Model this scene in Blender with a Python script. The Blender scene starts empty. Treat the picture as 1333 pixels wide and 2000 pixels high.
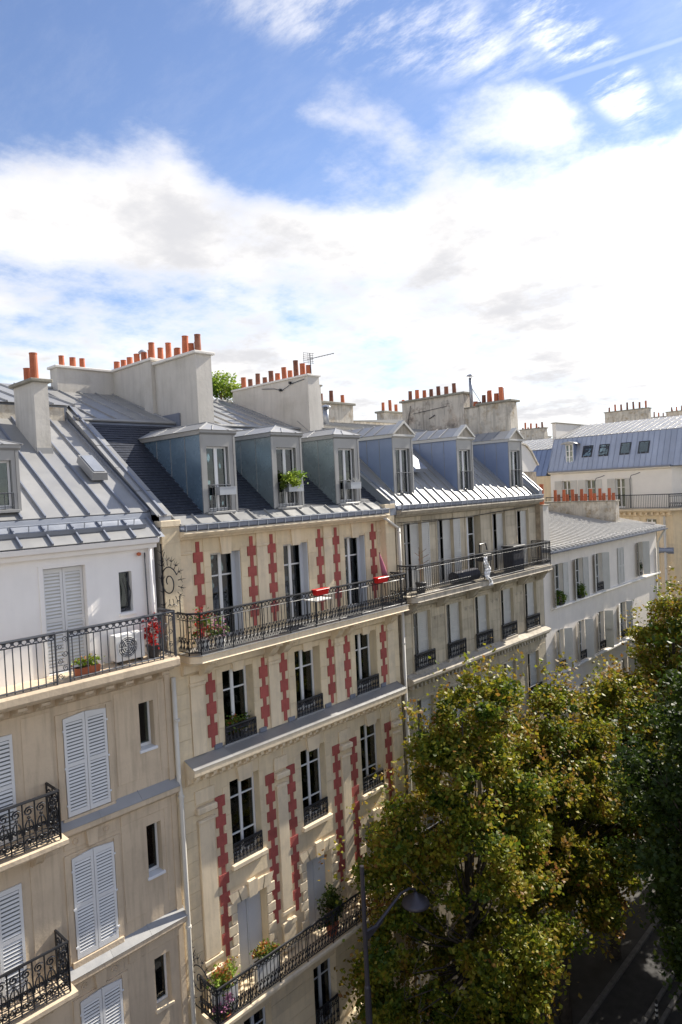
import bpy, bmesh, math, random
import numpy as np
from mathutils import Vector, Matrix
random.seed(7)
rng = np.random.default_rng(11)
R = math.radians
H0 = 21.0                       # camera height above the street; heights below are written relative to it
sc = bpy.context.scene
COL = sc.collection

# ------------------------------------------------------------------ camera
cam = bpy.data.cameras.new('camera'); camo = bpy.data.objects.new('camera', cam); COL.objects.link(camo)
cam.sensor_fit = 'VERTICAL'; cam.sensor_height = 36.0; cam.lens = 23.92
cam.clip_start = .1; cam.clip_end = 3000
rt = Vector((0.6893388, -0.7228560, -0.0478666)); up = Vector((0.0564393, -0.0122859, 0.9983304)); fw = Vector((0.7222372, 0.6908895, -0.0323283))
camo.matrix_world = Matrix(((rt.x, up.x, -fw.x, 0), (rt.y, up.y, -fw.y, -15.0), (rt.z, up.z, -fw.z, H0), (0, 0, 0, 1)))
sc.camera = camo

# ------------------------------------------------------------------ world: nishita sky with a cloud layer
SUN = Vector((0.79, -0.088, 0.60)).normalized()
w = bpy.data.worlds.new('World'); sc.world = w; w.use_nodes = True; w.cycles.sampling_method = 'NONE'
nt = w.node_tree; N = nt.nodes; L = nt.links; N.clear()
def nd(t, **k):
    n = N.new(t)
    for a, b in k.items(): setattr(n, a, b)
    return n
def put(sock, val):
    if hasattr(val, 'links') or isinstance(val, bpy.types.NodeSocket): L.new(val, sock)
    else: sock.default_value = val
def M(op, a, b=0.0, c=0.0, clamp=False):
    n = nd('ShaderNodeMath', operation=op); n.use_clamp = clamp
    put(n.inputs[0], a); put(n.inputs[1], b); put(n.inputs[2], c); return n.outputs[0]
def dot(v, d):
    n = nd('ShaderNodeVectorMath', operation='DOT_PRODUCT'); put(n.inputs[0], v); n.inputs[1].default_value = d; return n.outputs['Value']
def sstep(x, a, b):
    n = nd('ShaderNodeMapRange', interpolation_type='SMOOTHSTEP'); put(n.inputs[0], x); n.inputs[1].default_value = a; n.inputs[2].default_value = b; return n.outputs[0]
def mixc(f, a, b):
    n = nd('ShaderNodeMix', data_type='RGBA'); put(n.inputs[0], f); put(n.inputs[6], a); put(n.inputs[7], b); return n.outputs[2]
def noise(v, scale, detail, rough, dist=0.0):
    n = nd('ShaderNodeTexNoise', noise_dimensions='2D'); put(n.inputs['Vector'], v); n.inputs['Scale'].default_value = scale; n.inputs['Detail'].default_value = detail
    n.inputs['Roughness'].default_value = rough; n.inputs['Distortion'].default_value = dist; return n.outputs[0]
def comb(x, y, z):
    n = nd('ShaderNodeCombineXYZ'); put(n.inputs[0], x); put(n.inputs[1], y); put(n.inputs[2], z); return n.outputs[0]
sky = nd('ShaderNodeTexSky', sky_type='NISHITA'); sky.sun_disc = False
sky.sun_elevation = math.asin(SUN.z); sky.sun_rotation = math.atan2(SUN.x, SUN.y)
sky.air_density = 1.0; sky.dust_density = 0.1; sky.ozone_density = 3.0
SKY_STRENGTH = 0.09
dirn = nd('ShaderNodeTexCoord').outputs['Generated']
sep = nd('ShaderNodeSeparateXYZ'); L.new(dirn, sep.inputs[0])
dx, dy, dz = sep.outputs
zz = M('ADD', M('MAXIMUM', dz, 0.0), 0.16)
plane = comb(M('DIVIDE', dx, zz), M('DIVIDE', dy, zz), 0.0)
big = noise(plane, 1.35, 6.0, 0.60)
fine = noise(plane, 5.0, 6.0, 0.66)
# cirrus: the same plane stretched along the wind
cir_m = nd('ShaderNodeMapping'); cir_m.inputs['Rotation'].default_value = (0, 0, R(62)); cir_m.inputs['Scale'].default_value = (4.2, 1.7, 1); L.new(plane, cir_m.inputs[0])
cir = noise(cir_m.outputs[0], 2.2, 6.0, 0.68)
cover = M('MULTIPLY_ADD', sstep(dz, 0.60, 0.80), 0.20, M('SUBTRACT', 0.40, M('MULTIPLY', sstep(dz, 0.35, 0.50), 0.46)))   # bank near the horizon, a clear belt, broken cloud overhead
def direction(px, py):
    d = fw + rt * ((px - 666.5) / 1329.0) - up * ((py - 1000) / 1329.0); return d.normalized()
def ellipse(px, py, hx, hy, ang):
    """soft elliptical patch of sky around a direction"""
    c = direction(px, py); t = (rt - c * rt.dot(c)).normalized(); b = c.cross(t)
    if b.dot(up) > 0: b = -b
    ca, sa = math.cos(R(ang)), math.sin(R(ang)); n = nd('ShaderNodeVectorMath', operation='SUBTRACT'); L.new(dirn, n.inputs[0]); n.inputs[1].default_value = c
    a1 = (t * ca + b * sa) * (1329.0 / hx); a2 = (b * ca - t * sa) * (1329.0 / hy)
    u = dot(n.outputs[0], a1); v = dot(n.outputs[0], a2); k = dot(n.outputs[0], c * 3.0)
    return sstep(M('MULTIPLY_ADD', u, u, M('MULTIPLY_ADD', v, v, M('MULTIPLY', k, k))), 1.0, 0.0)
bias = cover
for (px, py, hx, hy, a, wt) in ((600, 330, 250, 90, 8, -.42), (690, 262, 140, 120, 25, .34), (985, 222, 150, 70, 10, .30), (1330, 60, 80, 110, 0, .16),
                                (1130, 290, 330, 60, -14, -.16), (150, 430, 320, 130, 8, .16), (250, 560, 330, 60, 4, -.20), (60, 640, 220, 50, 0, -.16)):
    bias = M('MULTIPLY_ADD', ellipse(px, py, hx, hy, a), wt, bias)
dens = M('ADD', M('MULTIPLY_ADD', big, 0.85, M('MULTIPLY', fine, 0.55)), M('SUBTRACT', bias, 0.34))
alpha = sstep(dens, 0.34, 0.90)
thin = M('ADD', M('MULTIPLY', ellipse(740, 45, 330, 80, 10), .62), M('MULTIPLY', ellipse(1120, 80, 250, 50, 38), .70))
wisp = M('MULTIPLY', sstep(cir, 0.36, 0.74), M('ADD', thin, 0.05))
trail = M('MULTIPLY', ellipse(1160, 133, 240, 5, -17), .09)
alpha = M('MAXIMUM', alpha, M('ADD', wisp, trail), clamp=True)
grey = M('MULTIPLY', sstep(M('MULTIPLY_ADD', fine, .45, M('MULTIPLY', noise(plane, 2.2, 4.0, 0.6), .75)), 0.34, 0.80), sstep(dens, 0.42, 0.95))
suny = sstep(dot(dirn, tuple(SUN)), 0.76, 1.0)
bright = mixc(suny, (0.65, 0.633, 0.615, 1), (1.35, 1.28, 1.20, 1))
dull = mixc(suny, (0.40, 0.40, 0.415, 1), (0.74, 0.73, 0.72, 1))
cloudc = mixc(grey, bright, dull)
hs = nd('ShaderNodeHueSaturation'); hs.inputs['Saturation'].default_value = .98; hs.inputs['Hue'].default_value = .508; L.new(sky.outputs[0], hs.inputs['Color'])
skyc = nd('ShaderNodeVectorMath', operation='SCALE'); L.new(hs.outputs[0], skyc.inputs[0]); skyc.inputs['Scale'].default_value = SKY_STRENGTH
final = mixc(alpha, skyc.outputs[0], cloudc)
bg = nd('ShaderNodeBackground'); L.new(final, bg.inputs[0]); bg.inputs[1].default_value = 1.0
L.new(bg.outputs[0], nd('ShaderNodeOutputWorld').inputs[0])

# ------------------------------------------------------------------ sun, exposure
sl = bpy.data.lights.new('sun', 'SUN'); sl.energy = 4.8; sl.angle = R(.53); sl.color = (1.0, .93, .82)
so = bpy.data.objects.new('sun', sl); COL.objects.link(so); so.location = (0, 0, 60)
so.rotation_euler = SUN.to_track_quat('Z', 'Y').to_euler()
vs = sc.view_settings; vs.view_transform = 'Standard'; vs.look = 'None'; vs.gamma = 1.0; vs.use_curve_mapping = False; vs.exposure = 1.0
sc.render.engine = 'CYCLES'; sc.cycles.max_bounces = 6; sc.cycles.transparent_max_bounces = 10

# ------------------------------------------------------------------ materials
MATS = {}
def mat(name, col, rough=.7, metal=0.0, var=.12, vscale=1.5, bump=0.0, bscale=30., dirt=None, dscale=.6, rnd=0.0, spec=.5, streak=0.0, dirt2=None, d2scale=1.0):
    m = bpy.data.materials.new(name); m.use_nodes = True; t = m.node_tree; n = t.nodes; l = t.links
    p = n['Principled BSDF']; p.inputs['Roughness'].default_value = rough; p.inputs['Metallic'].default_value = metal
    p.inputs['Specular IOR Level'].default_value = spec
    geo = n.new('ShaderNodeNewGeometry'); pos = geo.outputs['Position']
    def nz(scale, det=5, vec=pos, ro=.6):
        q = n.new('ShaderNodeTexNoise'); q.inputs['Scale'].default_value = scale; q.inputs['Detail'].default_value = det; q.inputs['Roughness'].default_value = ro; l.new(vec, q.inputs['Vector']); return q.outputs[0]
    def mx(f, a, b):
        q = n.new('ShaderNodeMix'); q.data_type = 'RGBA'
        for s, v in ((q.inputs[0], f), (q.inputs[6], a), (q.inputs[7], b)):
            if isinstance(v, bpy.types.NodeSocket): l.new(v, s)
            else: s.default_value = v
        return q.outputs[2]
    def mr(x, a, b, c=0., d=1.):
        q = n.new('ShaderNodeMapRange'); l.new(x, q.inputs[0]); q.inputs[1].default_value = a; q.inputs[2].default_value = b; q.inputs[3].default_value = c; q.inputs[4].default_value = d; return q.outputs[0]
    lo = tuple(c * (1 - var) for c in col) + (1,); hi = tuple(min(1, c * (1 + var)) for c in col) + (1,)
    c = mx(mr(nz(vscale), .3, .7), lo, hi)
    if dirt:
        c = mx(mr(nz(dscale, 8, ro=.68), .50, .74, 0, .75), c, tuple(dirt) + (1,))
    if dirt2:
        c = mx(mr(nz(d2scale, 7, ro=.7), .50, .66, 0, .9), c, tuple(dirt2) + (1,))
    if streak:
        mp = n.new('ShaderNodeMapping'); mp.inputs['Scale'].default_value = (4., 4., .35); l.new(pos, mp.inputs[0])
        c = mx(mr(nz(1.6, 6, mp.outputs[0]), .48, .75, 0, streak), c, tuple(q * .45 for q in col) + (1,))
    if rnd:
        oi = n.new('ShaderNodeObjectInfo'); hs = n.new('ShaderNodeHueSaturation'); l.new(mr(oi.outputs['Random'], 0, 1, 1 - rnd, 1 + rnd), hs.inputs['Value']); l.new(c, hs.inputs['Color']); c = hs.outputs[0]
    l.new(c, p.inputs['Base Color'])
    if bump:
        b = n.new('ShaderNodeBump'); b.inputs['Strength'].default_value = bump; b.inputs['Distance'].default_value = .02; l.new(nz(bscale, 6), b.inputs['Height']); l.new(b.outputs[0], p.inputs['Normal'])
    if metal or name.startswith('zinc'):
        l.new(mr(nz(2.5), .3, .7, rough * .75, min(1, rough * 1.25)), p.inputs['Roughness'])
    MATS[name] = m; return m
mat('stone_cream', (.73, .60, .40), .85, var=.07, vscale=1.2, bump=.25, bscale=14, dirt=(.42, .36, .27), dscale=.55, rnd=.07, streak=.30)
mat('stone_trim', (.76, .63, .44), .8, var=.06, bump=.15, bscale=18, dirt=(.44, .38, .29), dscale=.8, streak=.36)
mat('stone_beige', (.62, .50, .355), .88, var=.12, vscale=1.4, bump=.3, bscale=16, dirt=(.36, .29, .21), dscale=.7, rnd=.03, streak=.5)
mat('stone_grey', (.52, .45, .33), .88, var=.12, vscale=1.3, bump=.35, bscale=14, dirt=(.25, .22, .17), dscale=.6, rnd=.12, streak=.75)
mat('stone_grey_trim', (.45, .40, .32), .88, var=.18, vscale=1.6, bump=.35, bscale=14, dirt=(.17, .155, .13), dscale=.9, streak=.8)
mat('plaster_white', (.87, .84, .80), .85, var=.03, bump=.1, bscale=40, streak=.05)
mat('plaster_grey', (.82, .76, .68), .9, var=.06, bump=.15, bscale=30, streak=.12)
mat('plaster_pale', (.74, .71, .65), .9, var=.04, bump=.1)
mat('plaster_chimney', (.57, .54, .485), .9, var=.09, vscale=.9, bump=.3, bscale=10, dirt=(.43, .40, .34), dscale=.6, streak=.30)
mat('plaster_old', (.62, .57, .48), .92, var=.12, vscale=1.2, bump=.5, bscale=9, dirt=(.19, .175, .155), dscale=1.3, streak=.8, dirt2=(.36, .27, .16), d2scale=2.1)
mat('plaster_rusty', (.58, .53, .45), .92, var=.12, vscale=1.5, bump=.5, bscale=9, dirt=(.40, .20, .06), dscale=.85, streak=.9, dirt2=(.16, .15, .14), d2scale=1.7)
mat('rubble', (.40, .33, .24), .95, var=.3, vscale=5, bump=.8, bscale=7, dirt=(.22, .18, .14), dscale=2)
mat('red_brick', (.36, .085, .07), .85, var=.18, vscale=5, bump=.3, bscale=25, rnd=.12, dirt=(.26, .075, .06), dscale=2.5, streak=.2)
mat('zinc', (.30, .298, .29), .40, .25, var=.10, vscale=1.1, rnd=.09, spec=.5)
mat('zinc_sky', (.37, .41, .49), .45, .2, var=.08, vscale=.9, rnd=.05)
mat('zinc_lit', (.45, .445, .43), .5, .1, var=.06)  # roof seams: their sunlit look painted into a lighter zinc
mat('zinc_shaded', (.17, .175, .18), .85, 0.0, spec=.1, var=.1, rnd=.08)  # roof sheets: shade between the seams painted in as a darker zinc
mat('zinc_blue', (.22, .275, .40), .42, .35, var=.08, vscale=.9, rnd=.05)
mat('zinc_dark', (.24, .26, .30), .5, .3, var=.12)
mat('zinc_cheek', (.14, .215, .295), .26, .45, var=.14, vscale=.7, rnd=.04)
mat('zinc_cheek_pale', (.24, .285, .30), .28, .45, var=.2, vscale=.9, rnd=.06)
mat('lead', (.20, .22, .27), .5, .3, var=.12)
mat('slate', (.030, .034, .046), .5, var=.35, vscale=9, bump=.2, spec=.35)
mat('iron', (.022, .023, .027), .45, .3, var=.2, spec=.5)
mat('iron_grey', (.075, .08, .092), .5, .4, var=.15)
mat('galvanised', (.36, .38, .41), .42, .7, var=.1)
mat('frame_paint', (.72, .72, .71), .5, var=.06, rnd=.08)
mat('white_paint', (.74, .75, .76), .45, var=.03)
mat('shutter_white', (.70, .70, .69), .55, var=.05, rnd=.03)
mat('shutter_grey', (.50, .53, .575), .55, var=.05)
mat('shutter_old', (.56, .55, .51), .65, var=.08, streak=.15, rnd=.05)
mat('pipe_cream', (.62, .59, .52), .5, var=.06)
mat('terracotta', (.46, .13, .055), .75, var=.18, vscale=4, rnd=.20)
mat('terracotta_sooty', (.22, .085, .05), .85, var=.4, vscale=5, dirt=(.05, .045, .04), dscale=2.5, rnd=.3)
mat('cap_stone', (.30, .28, .23), .95, var=.25, vscale=4, bump=.5, bscale=12, dirt=(.15, .14, .09), dscale=2)
mat('curtain', (.62, .62, .60), .9, var=.05)
mat('curtain_grey', (.34, .35, .34), .9, var=.1)
mat('curtain_dark', (.14, .20, .20), .9, var=.2)
mat('curtain_teal', (.10, .30, .32), .9, var=.08)
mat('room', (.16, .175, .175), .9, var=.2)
mat('plastic_red', (.60, .014, .014), .35, var=.04)
mat('plastic_white', (.74, .74, .72), .4, var=.03)
mat('plastic_dark', (.03, .03, .033), .5, var=.1)
mat('fabric_pink', (.42, .13, .19), .85, var=.15)
mat('fabric_white', (.82, .82, .82), .9, var=.05)
mat('fabric_dark', (.04, .04, .05), .9, var=.2)
mat('wood', (.22, .12, .06), .7, var=.2)
mat('asphalt', (.052, .051, .050), .9, var=.25, vscale=3, bump=.3, bscale=60)
mat('pavement', (.070, .067, .062), .9, var=.2, vscale=2, bump=.2, bscale=40)
mat('granite', (.17, .165, .16), .85, var=.2, vscale=5)
mat('road_paint', (.66, .66, .64), .75, var=.15, vscale=6)
mat('bark', (.060, .048, .036), .95, var=.4, vscale=6, bump=.6, bscale=12)
mat('lamp_grey', (.065, .06, .07), .45, .4, var=.1)
mat('soil', (.04, .03, .02), 1, var=.2)
mat('far_stone', (.55, .50, .43), .9, var=.1, vscale=.3)
mat('far_brick', (.26, .17, .13), .9, var=.2, vscale=.6)
mat('sand_ground', (.22, .20, .18), .9, var=.15, vscale=.6)

def glass_mat():
    m = bpy.data.materials.new('glass'); m.use_nodes = True; t = m.node_tree; n = t.nodes; l = t.links; n.remove(n['Principled BSDF'])
    out = n['Material Output']; tr = n.new('ShaderNodeBsdfTransparent'); tr.inputs[0].default_value = (.62, .70, .68, 1)
    gl = n.new('ShaderNodeBsdfGlossy'); gl.inputs['Roughness'].default_value = .02; gl.inputs[0].default_value = (.9, .95, 1, 1)
    fr = n.new('ShaderNodeFresnel'); fr.inputs[0].default_value = 1.75
    geo = n.new('ShaderNodeNewGeometry'); nz = n.new('ShaderNodeTexNoise'); nz.inputs['Scale'].default_value = 1.3; l.new(geo.outputs['Position'], nz.inputs[0])
    b = n.new('ShaderNodeBump'); b.inputs['Strength'].default_value = .12; b.inputs['Distance'].default_value = .05; l.new(nz.outputs[0], b.inputs['Height']); l.new(b.outputs[0], gl.inputs['Normal'])
    mx = n.new('ShaderNodeMixShader'); l.new(fr.outputs[0], mx.inputs[0]); l.new(tr.outputs[0], mx.inputs[1]); l.new(gl.outputs[0], mx.inputs[2]); l.new(mx.outputs[0], out.inputs[0])
    MATS['glass'] = m
glass_mat()
def leaf_mat(name, cols, trans=.42, patch=.9):
    """cols: ramp of leaf colours, picked per leaf and by broad patches"""
    m = bpy.data.materials.new(name); m.use_nodes = True; t = m.node_tree; n = t.nodes; l = t.links; n.remove(n['Principled BSDF'])
    geo = n.new('ShaderNodeNewGeometry'); nz = n.new('ShaderNodeTexNoise'); nz.inputs['Scale'].default_value = patch; nz.inputs['Detail'].default_value = 5; nz.inputs['Roughness'].default_value = .65; l.new(geo.outputs['Position'], nz.inputs[0])
    ma = n.new('ShaderNodeMath'); ma.operation = 'MULTIPLY_ADD'; l.new(geo.outputs['Random Per Island'], ma.inputs[0]); ma.inputs[1].default_value = .36
    mb = n.new('ShaderNodeMapRange'); l.new(nz.outputs[0], mb.inputs[0]); mb.inputs[1].default_value = .3; mb.inputs[2].default_value = .7; mb.inputs[3].default_value = -.12; mb.inputs[4].default_value = .68
    l.new(mb.outputs[0], ma.inputs[2])
    cr = n.new('ShaderNodeValToRGB'); e = cr.color_ramp.elements
    while len(e) < len(cols): e.new(.5)
    for i, c in enumerate(cols): e[i].position = i / (len(cols) - 1); e[i].color = tuple(c) + (1,)
    l.new(ma.outputs[0], cr.inputs[0])
    d = n.new('ShaderNodeBsdfPrincipled'); d.inputs['Roughness'].default_value = .5; d.inputs['Specular IOR Level'].default_value = .3; l.new(cr.outputs[0], d.inputs['Base Color'])
    tr = n.new('ShaderNodeBsdfTranslucent'); l.new(cr.outputs[0], tr.inputs[0])
    mx = n.new('ShaderNodeMixShader'); mx.inputs[0].default_value = trans; l.new(d.outputs[0], mx.inputs[1]); l.new(tr.outputs[0], mx.inputs[2]); l.new(mx.outputs[0], n['Material Output'].inputs[0])
    MATS[name] = m
leaf_mat('leaf_autumn', [(.030, .065, .008), (.070, .120, .012), (.155, .185, .016), (.27, .25, .020), (.26, .165, .022), (.17, .075, .022)])
leaf_mat('leaf_tip', [(.08, .13, .013), (.16, .20, .017), (.27, .25, .020), (.29, .18, .026), (.22, .10, .026), (.17, .065, .023)], trans=.4, patch=1.1)
leaf_mat('leaf_green', [(.014, .030, .006), (.030, .055, .008), (.058, .085, .010), (.11, .12, .014)])
leaf_mat('leaf_bright', [(.10, .20, .02), (.17, .28, .03), (.26, .34, .04), (.30, .36, .06)])
leaf_mat('leaf_shrub', [(.06, .11, .015), (.10, .16, .02), (.16, .20, .03)])
leaf_mat('petal_red', [(.35, .02, .02), (.5, .03, .03), (.45, .06, .03)])
leaf_mat('petal_pink', [(.5, .12, .28), (.62, .3, .45), (.55, .2, .5)])
leaf_mat('petal_mix', [(.10, .20, .02), (.30, .25, .03), (.5, .10, .05), (.14, .22, .03)])

# ------------------------------------------------------------------ mesh helpers
TF = None                      # optional map (u, depth, z) -> (x, y, z) for facades that do not face the street
class MB:
    def __init__(s): s.v = []; s.f = []
    def add(s, vs, fs):
        o = len(s.v); s.v += [tuple(p) for p in vs]; s.f += [tuple(i + o for i in q) for q in fs]; return s
    def hexa(s, p): return s.add(p, [(0, 1, 2, 3), (4, 7, 6, 5), (0, 4, 5, 1), (1, 5, 6, 2), (2, 6, 7, 3), (3, 7, 4, 0)])
    def box(s, x0, x1, y0, y1, z0, z1):
        return s.hexa([(x0, y0, z0), (x1, y0, z0), (x1, y1, z0), (x0, y1, z0), (x0, y0, z1), (x1, y0, z1), (x1, y1, z1), (x0, y1, z1)])
    def prism(s, poly, axis, a, b):
        n = len(poly)
        P = {'x': lambda u, v, t: (t, u, v), 'y': lambda u, v, t: (u, t, v), 'z': lambda u, v, t: (u, v, t)}[axis]
        vs = [P(u, v, a) for u, v in poly] + [P(u, v, b) for u, v in poly]
        return s.add(vs, [tuple(range(n)), tuple(range(2 * n - 1, n - 1, -1))] + [(i, (i + 1) % n, n + (i + 1) % n, n + i) for i in range(n)])
    def quad(s, a, b, c, d): return s.add([a, b, c, d], [(0, 1, 2, 3)])
    def tube(s, pts, r, n=5, r2=None, cap=True):
        pts = [Vector(p) for p in pts]; k = len(pts); o = len(s.v); prev = None
        for i, p in enumerate(pts):
            t = (pts[min(i + 1, k - 1)] - pts[max(i - 1, 0)])
            t = t.normalized() if t.length > 1e-9 else Vector((0, 0, 1))
            if prev is None: a = t.orthogonal().normalized()
            else:
                a = prev - t * prev.dot(t); a = a.normalized() if a.length > 1e-6 else t.orthogonal().normalized()
            prev = a; b = t.cross(a); rr = r if r2 is None else r + (r2 - r) * i / max(1, k - 1)
            if isinstance(r, (list, tuple)): rr = r[i]
            for j in range(n):
                q = 2 * math.pi * (j + .5) / n; s.v.append(tuple(p + (a * math.cos(q) + b * math.sin(q)) * rr))
        for i in range(k - 1):
            for j in range(n):
                j2 = (j + 1) % n; s.f.append((o + i * n + j, o + i * n + j2, o + (i + 1) * n + j2, o + (i + 1) * n + j))
        if cap: s.f.append(tuple(o + j for j in range(n))); s.f.append(tuple(o + (k - 1) * n + j for j in range(n - 1, -1, -1)))
        return s
    def lathe(s, c, prof, n=12):
        o = len(s.v)
        for r, z in prof:
            for j in range(n):
                a = 2 * math.pi * j / n; s.v.append((c[0] + r * math.cos(a), c[1] + r * math.sin(a), c[2] + z))
        for i in range(len(prof) - 1):
            for j in range(n):
                j2 = (j + 1) % n; s.f.append((o + i * n + j, o + i * n + j2, o + (i + 1) * n + j2, o + (i + 1) * n + j))
        s.f.append(tuple(o + j for j in range(n - 1, -1, -1))); s.f.append(tuple(o + (len(prof) - 1) * n + j for j in range(n)))
        return s
WL = {}
def link(o, parent, c):
    COL.objects.link(o); c = Vector(c); WL[o.name] = c
    if parent: o.parent = parent; o.location = c - WL[parent.name]
    else: o.location = c
def build(name, mb, m, parent=None, smooth=False, bev=0.0, base=False, recalc=True, label=None):
    vs = mb.v
    if TF: vs = [TF(*p) for p in vs]
    a = np.array(vs, dtype=float); a[:, 2] += H0
    lo, hi = a.min(0), a.max(0); c = (lo + hi) / 2
    if base or parent is None: c[2] = lo[2]
    me = bpy.data.meshes.new(name); me.from_pydata((a - c).tolist(), [], mb.f)
    if recalc or bev:
        bm = bmesh.new(); bm.from_mesh(me)
        if bev: bmesh.ops.bevel(bm, geom=[e for e in bm.edges], offset=bev, segments=1, affect='EDGES', clamp_overlap=True)
        bmesh.ops.recalc_face_normals(bm, faces=bm.faces); bm.to_mesh(me); bm.free()
    if smooth: me.polygons.foreach_set('use_smooth', [True] * len(me.polygons))
    me.materials.append(MATS[m]); o = bpy.data.objects.new(name, me); link(o, parent, c)
    if label: o['label'] = label
    return o
def inst(name, src, parent, c, rot=(0, 0, 0), scale=(1, 1, 1)):
    o = bpy.data.objects.new(name, src.data); link(o, parent, c); o.rotation_euler = rot; o.scale = scale; return o
def thing(name, label, cat, loc, group=None):
    o = bpy.data.objects.new(name, None); c = (loc[0], loc[1], loc[2] + H0); link(o, None, c); o.empty_display_size = .3
    o['label'] = label; o['category'] = cat
    if group: o['group'] = group
    return o
def tag(o, label, cat, group=None):
    o['label'] = label; o['category'] = cat
    if group: o['group'] = group
    return o
def struct(name, mb, m, **k):
    o = build(name, mb, m, **k); o['kind'] = 'structure'; return o
def leaves(name, pts, size, m, parent, seed=0, flat=.35, top=False):
    """one mesh of many small folded leaves at the given points (n, 3)"""
    g = np.random.default_rng(seed); n = len(pts); P = np.array(pts, float); P[:, 2] += H0
    nrm = g.normal(size=(n, 3)); nrm[:, 2] = np.abs(nrm[:, 2]) + flat; nrm /= np.linalg.norm(nrm, axis=1)[:, None]
    t = np.cross(nrm, g.normal(size=(n, 3))); t /= np.linalg.norm(t, axis=1)[:, None]; b = np.cross(nrm, t)
    s = size * g.uniform(.65, 1.3, n)[:, None]
    V = np.empty((n, 4, 3)); V[:, 0] = P - t * s * .55; V[:, 1] = P + b * s * .42 - nrm * s * .14 + t * s * .05; V[:, 2] = P + t * s * .6 - nrm * s * .1; V[:, 3] = P - b * s * .42 - nrm * s * .14 + t * s * .05
    c = P.mean(0); V = (V - c).reshape(-1, 3)
    me = bpy.data.meshes.new(name); me.vertices.add(4 * n); me.vertices.foreach_set('co', V.ravel())
    i = np.arange(n)[:, None] * 4; tri = np.concatenate([i + [0, 1, 2], i + [0, 2, 3]], 1).reshape(-1)
    me.loops.add(6 * n); me.loops.foreach_set('vertex_index', tri); me.polygons.add(2 * n)
    me.polygons.foreach_set('loop_start', np.arange(2 * n) * 3); me.update(); me.validate()
    me.materials.append(MATS[m]); o = bpy.data.objects.new(name, me); link(o, parent, c); return o

# ------------------------------------------------------------------ architecture helpers
def wall(par, x0, x1, z0, z1, y, holes, m, depth=.3, name='wall', ends=0.0):
    """front sheet with real openings and their reveals; ends: depth of returning side faces"""
    xs = sorted({x0, x1, *[h[0] for h in holes], *[h[1] for h in holes]}); zs = sorted({z0, z1, *[h[2] for h in holes], *[h[3] for h in holes]})
    xs = [x for x in xs if x0 <= x <= x1]; zs = [z for z in zs if z0 <= z <= z1]
    b = MB()
    for i in range(len(xs) - 1):
        for j in range(len(zs) - 1):
            cx, cz = (xs[i] + xs[i + 1]) / 2, (zs[j] + zs[j + 1]) / 2
            if any(h[0] < cx < h[1] and h[2] < cz < h[3] for h in holes): continue
            b.quad((xs[i], y, zs[j]), (xs[i + 1], y, zs[j]), (xs[i + 1], y, zs[j + 1]), (xs[i], y, zs[j + 1]))
    for h in holes:
        d = h[4] if len(h) > 4 else depth
        p = [(h[0], h[2]), (h[1], h[2]), (h[1], h[3]), (h[0], h[3])]
        for k in range(4):
            (ax, az), (bx, bz) = p[k], p[(k + 1) % 4]; b.quad((ax, y, az), (bx, y, bz), (bx, y + d, bz), (ax, y + d, az))
    if ends:
        for xe in (x0, x1): b.quad((xe, y, z0), (xe, y + ends, z0), (xe, y + ends, z1), (xe, y, z1))
        b.quad((x0, y + ends, z0), (x1, y + ends, z0), (x1, y + ends, z1), (x0, y + ends, z1))
    return build(name, b, m, par, recalc=False)
def ashlar(par, x0, x1, z0, z1, y, holes, ch, bl, m, proud=.016, gap=.010, seed=1, limit=300, count=[0]):
    """coursed stones, each its own piece, laid round the openings"""
    g = random.Random(seed); n = max(1, round((z1 - z0) / ch)); hh = (z1 - z0) / n; made = 0; rest = MB()
    for k in range(n):
        a, b = z0 + k * hh, z0 + (k + 1) * hh; cuts = sorted((max(x0, h[0]), min(x1, h[1])) for h in holes if h[2] < b - .02 and h[3] > a + .02 and h[1] > x0 and h[0] < x1)
        cur = x0; spans = []
        for c0, c1 in cuts:
            if c0 - cur > .06: spans.append((cur, c0))
            cur = max(cur, c1)
        if x1 - cur > .06: spans.append((cur, x1))
        for s0, s1 in spans:
            q = max(1, round((s1 - s0) / bl)); e = [s0 + (s1 - s0) * i / q for i in range(q + 1)]
            if q > 1:
                sh = (.22 if k % 2 else -.22) * (s1 - s0) / q
                e = [e[0]] + [v + sh + g.uniform(-.05, .05) for v in e[1:-1]] + [e[-1]]
            for i in range(q):
                p = proud * g.uniform(.7, 1.3)
                mb = MB().box(e[i] + gap / 2, e[i + 1] - gap / 2, y - p, y + .004, a + gap / 2, b - gap / 2)
                if made < limit: build('stone', mb, m, par, recalc=False); made += 1
                else: rest.add(mb.v, mb.f)
    if rest.v: build('stone_courses', rest, m, par, recalc=False)['kind'] = 'stuff'
    return made
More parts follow.
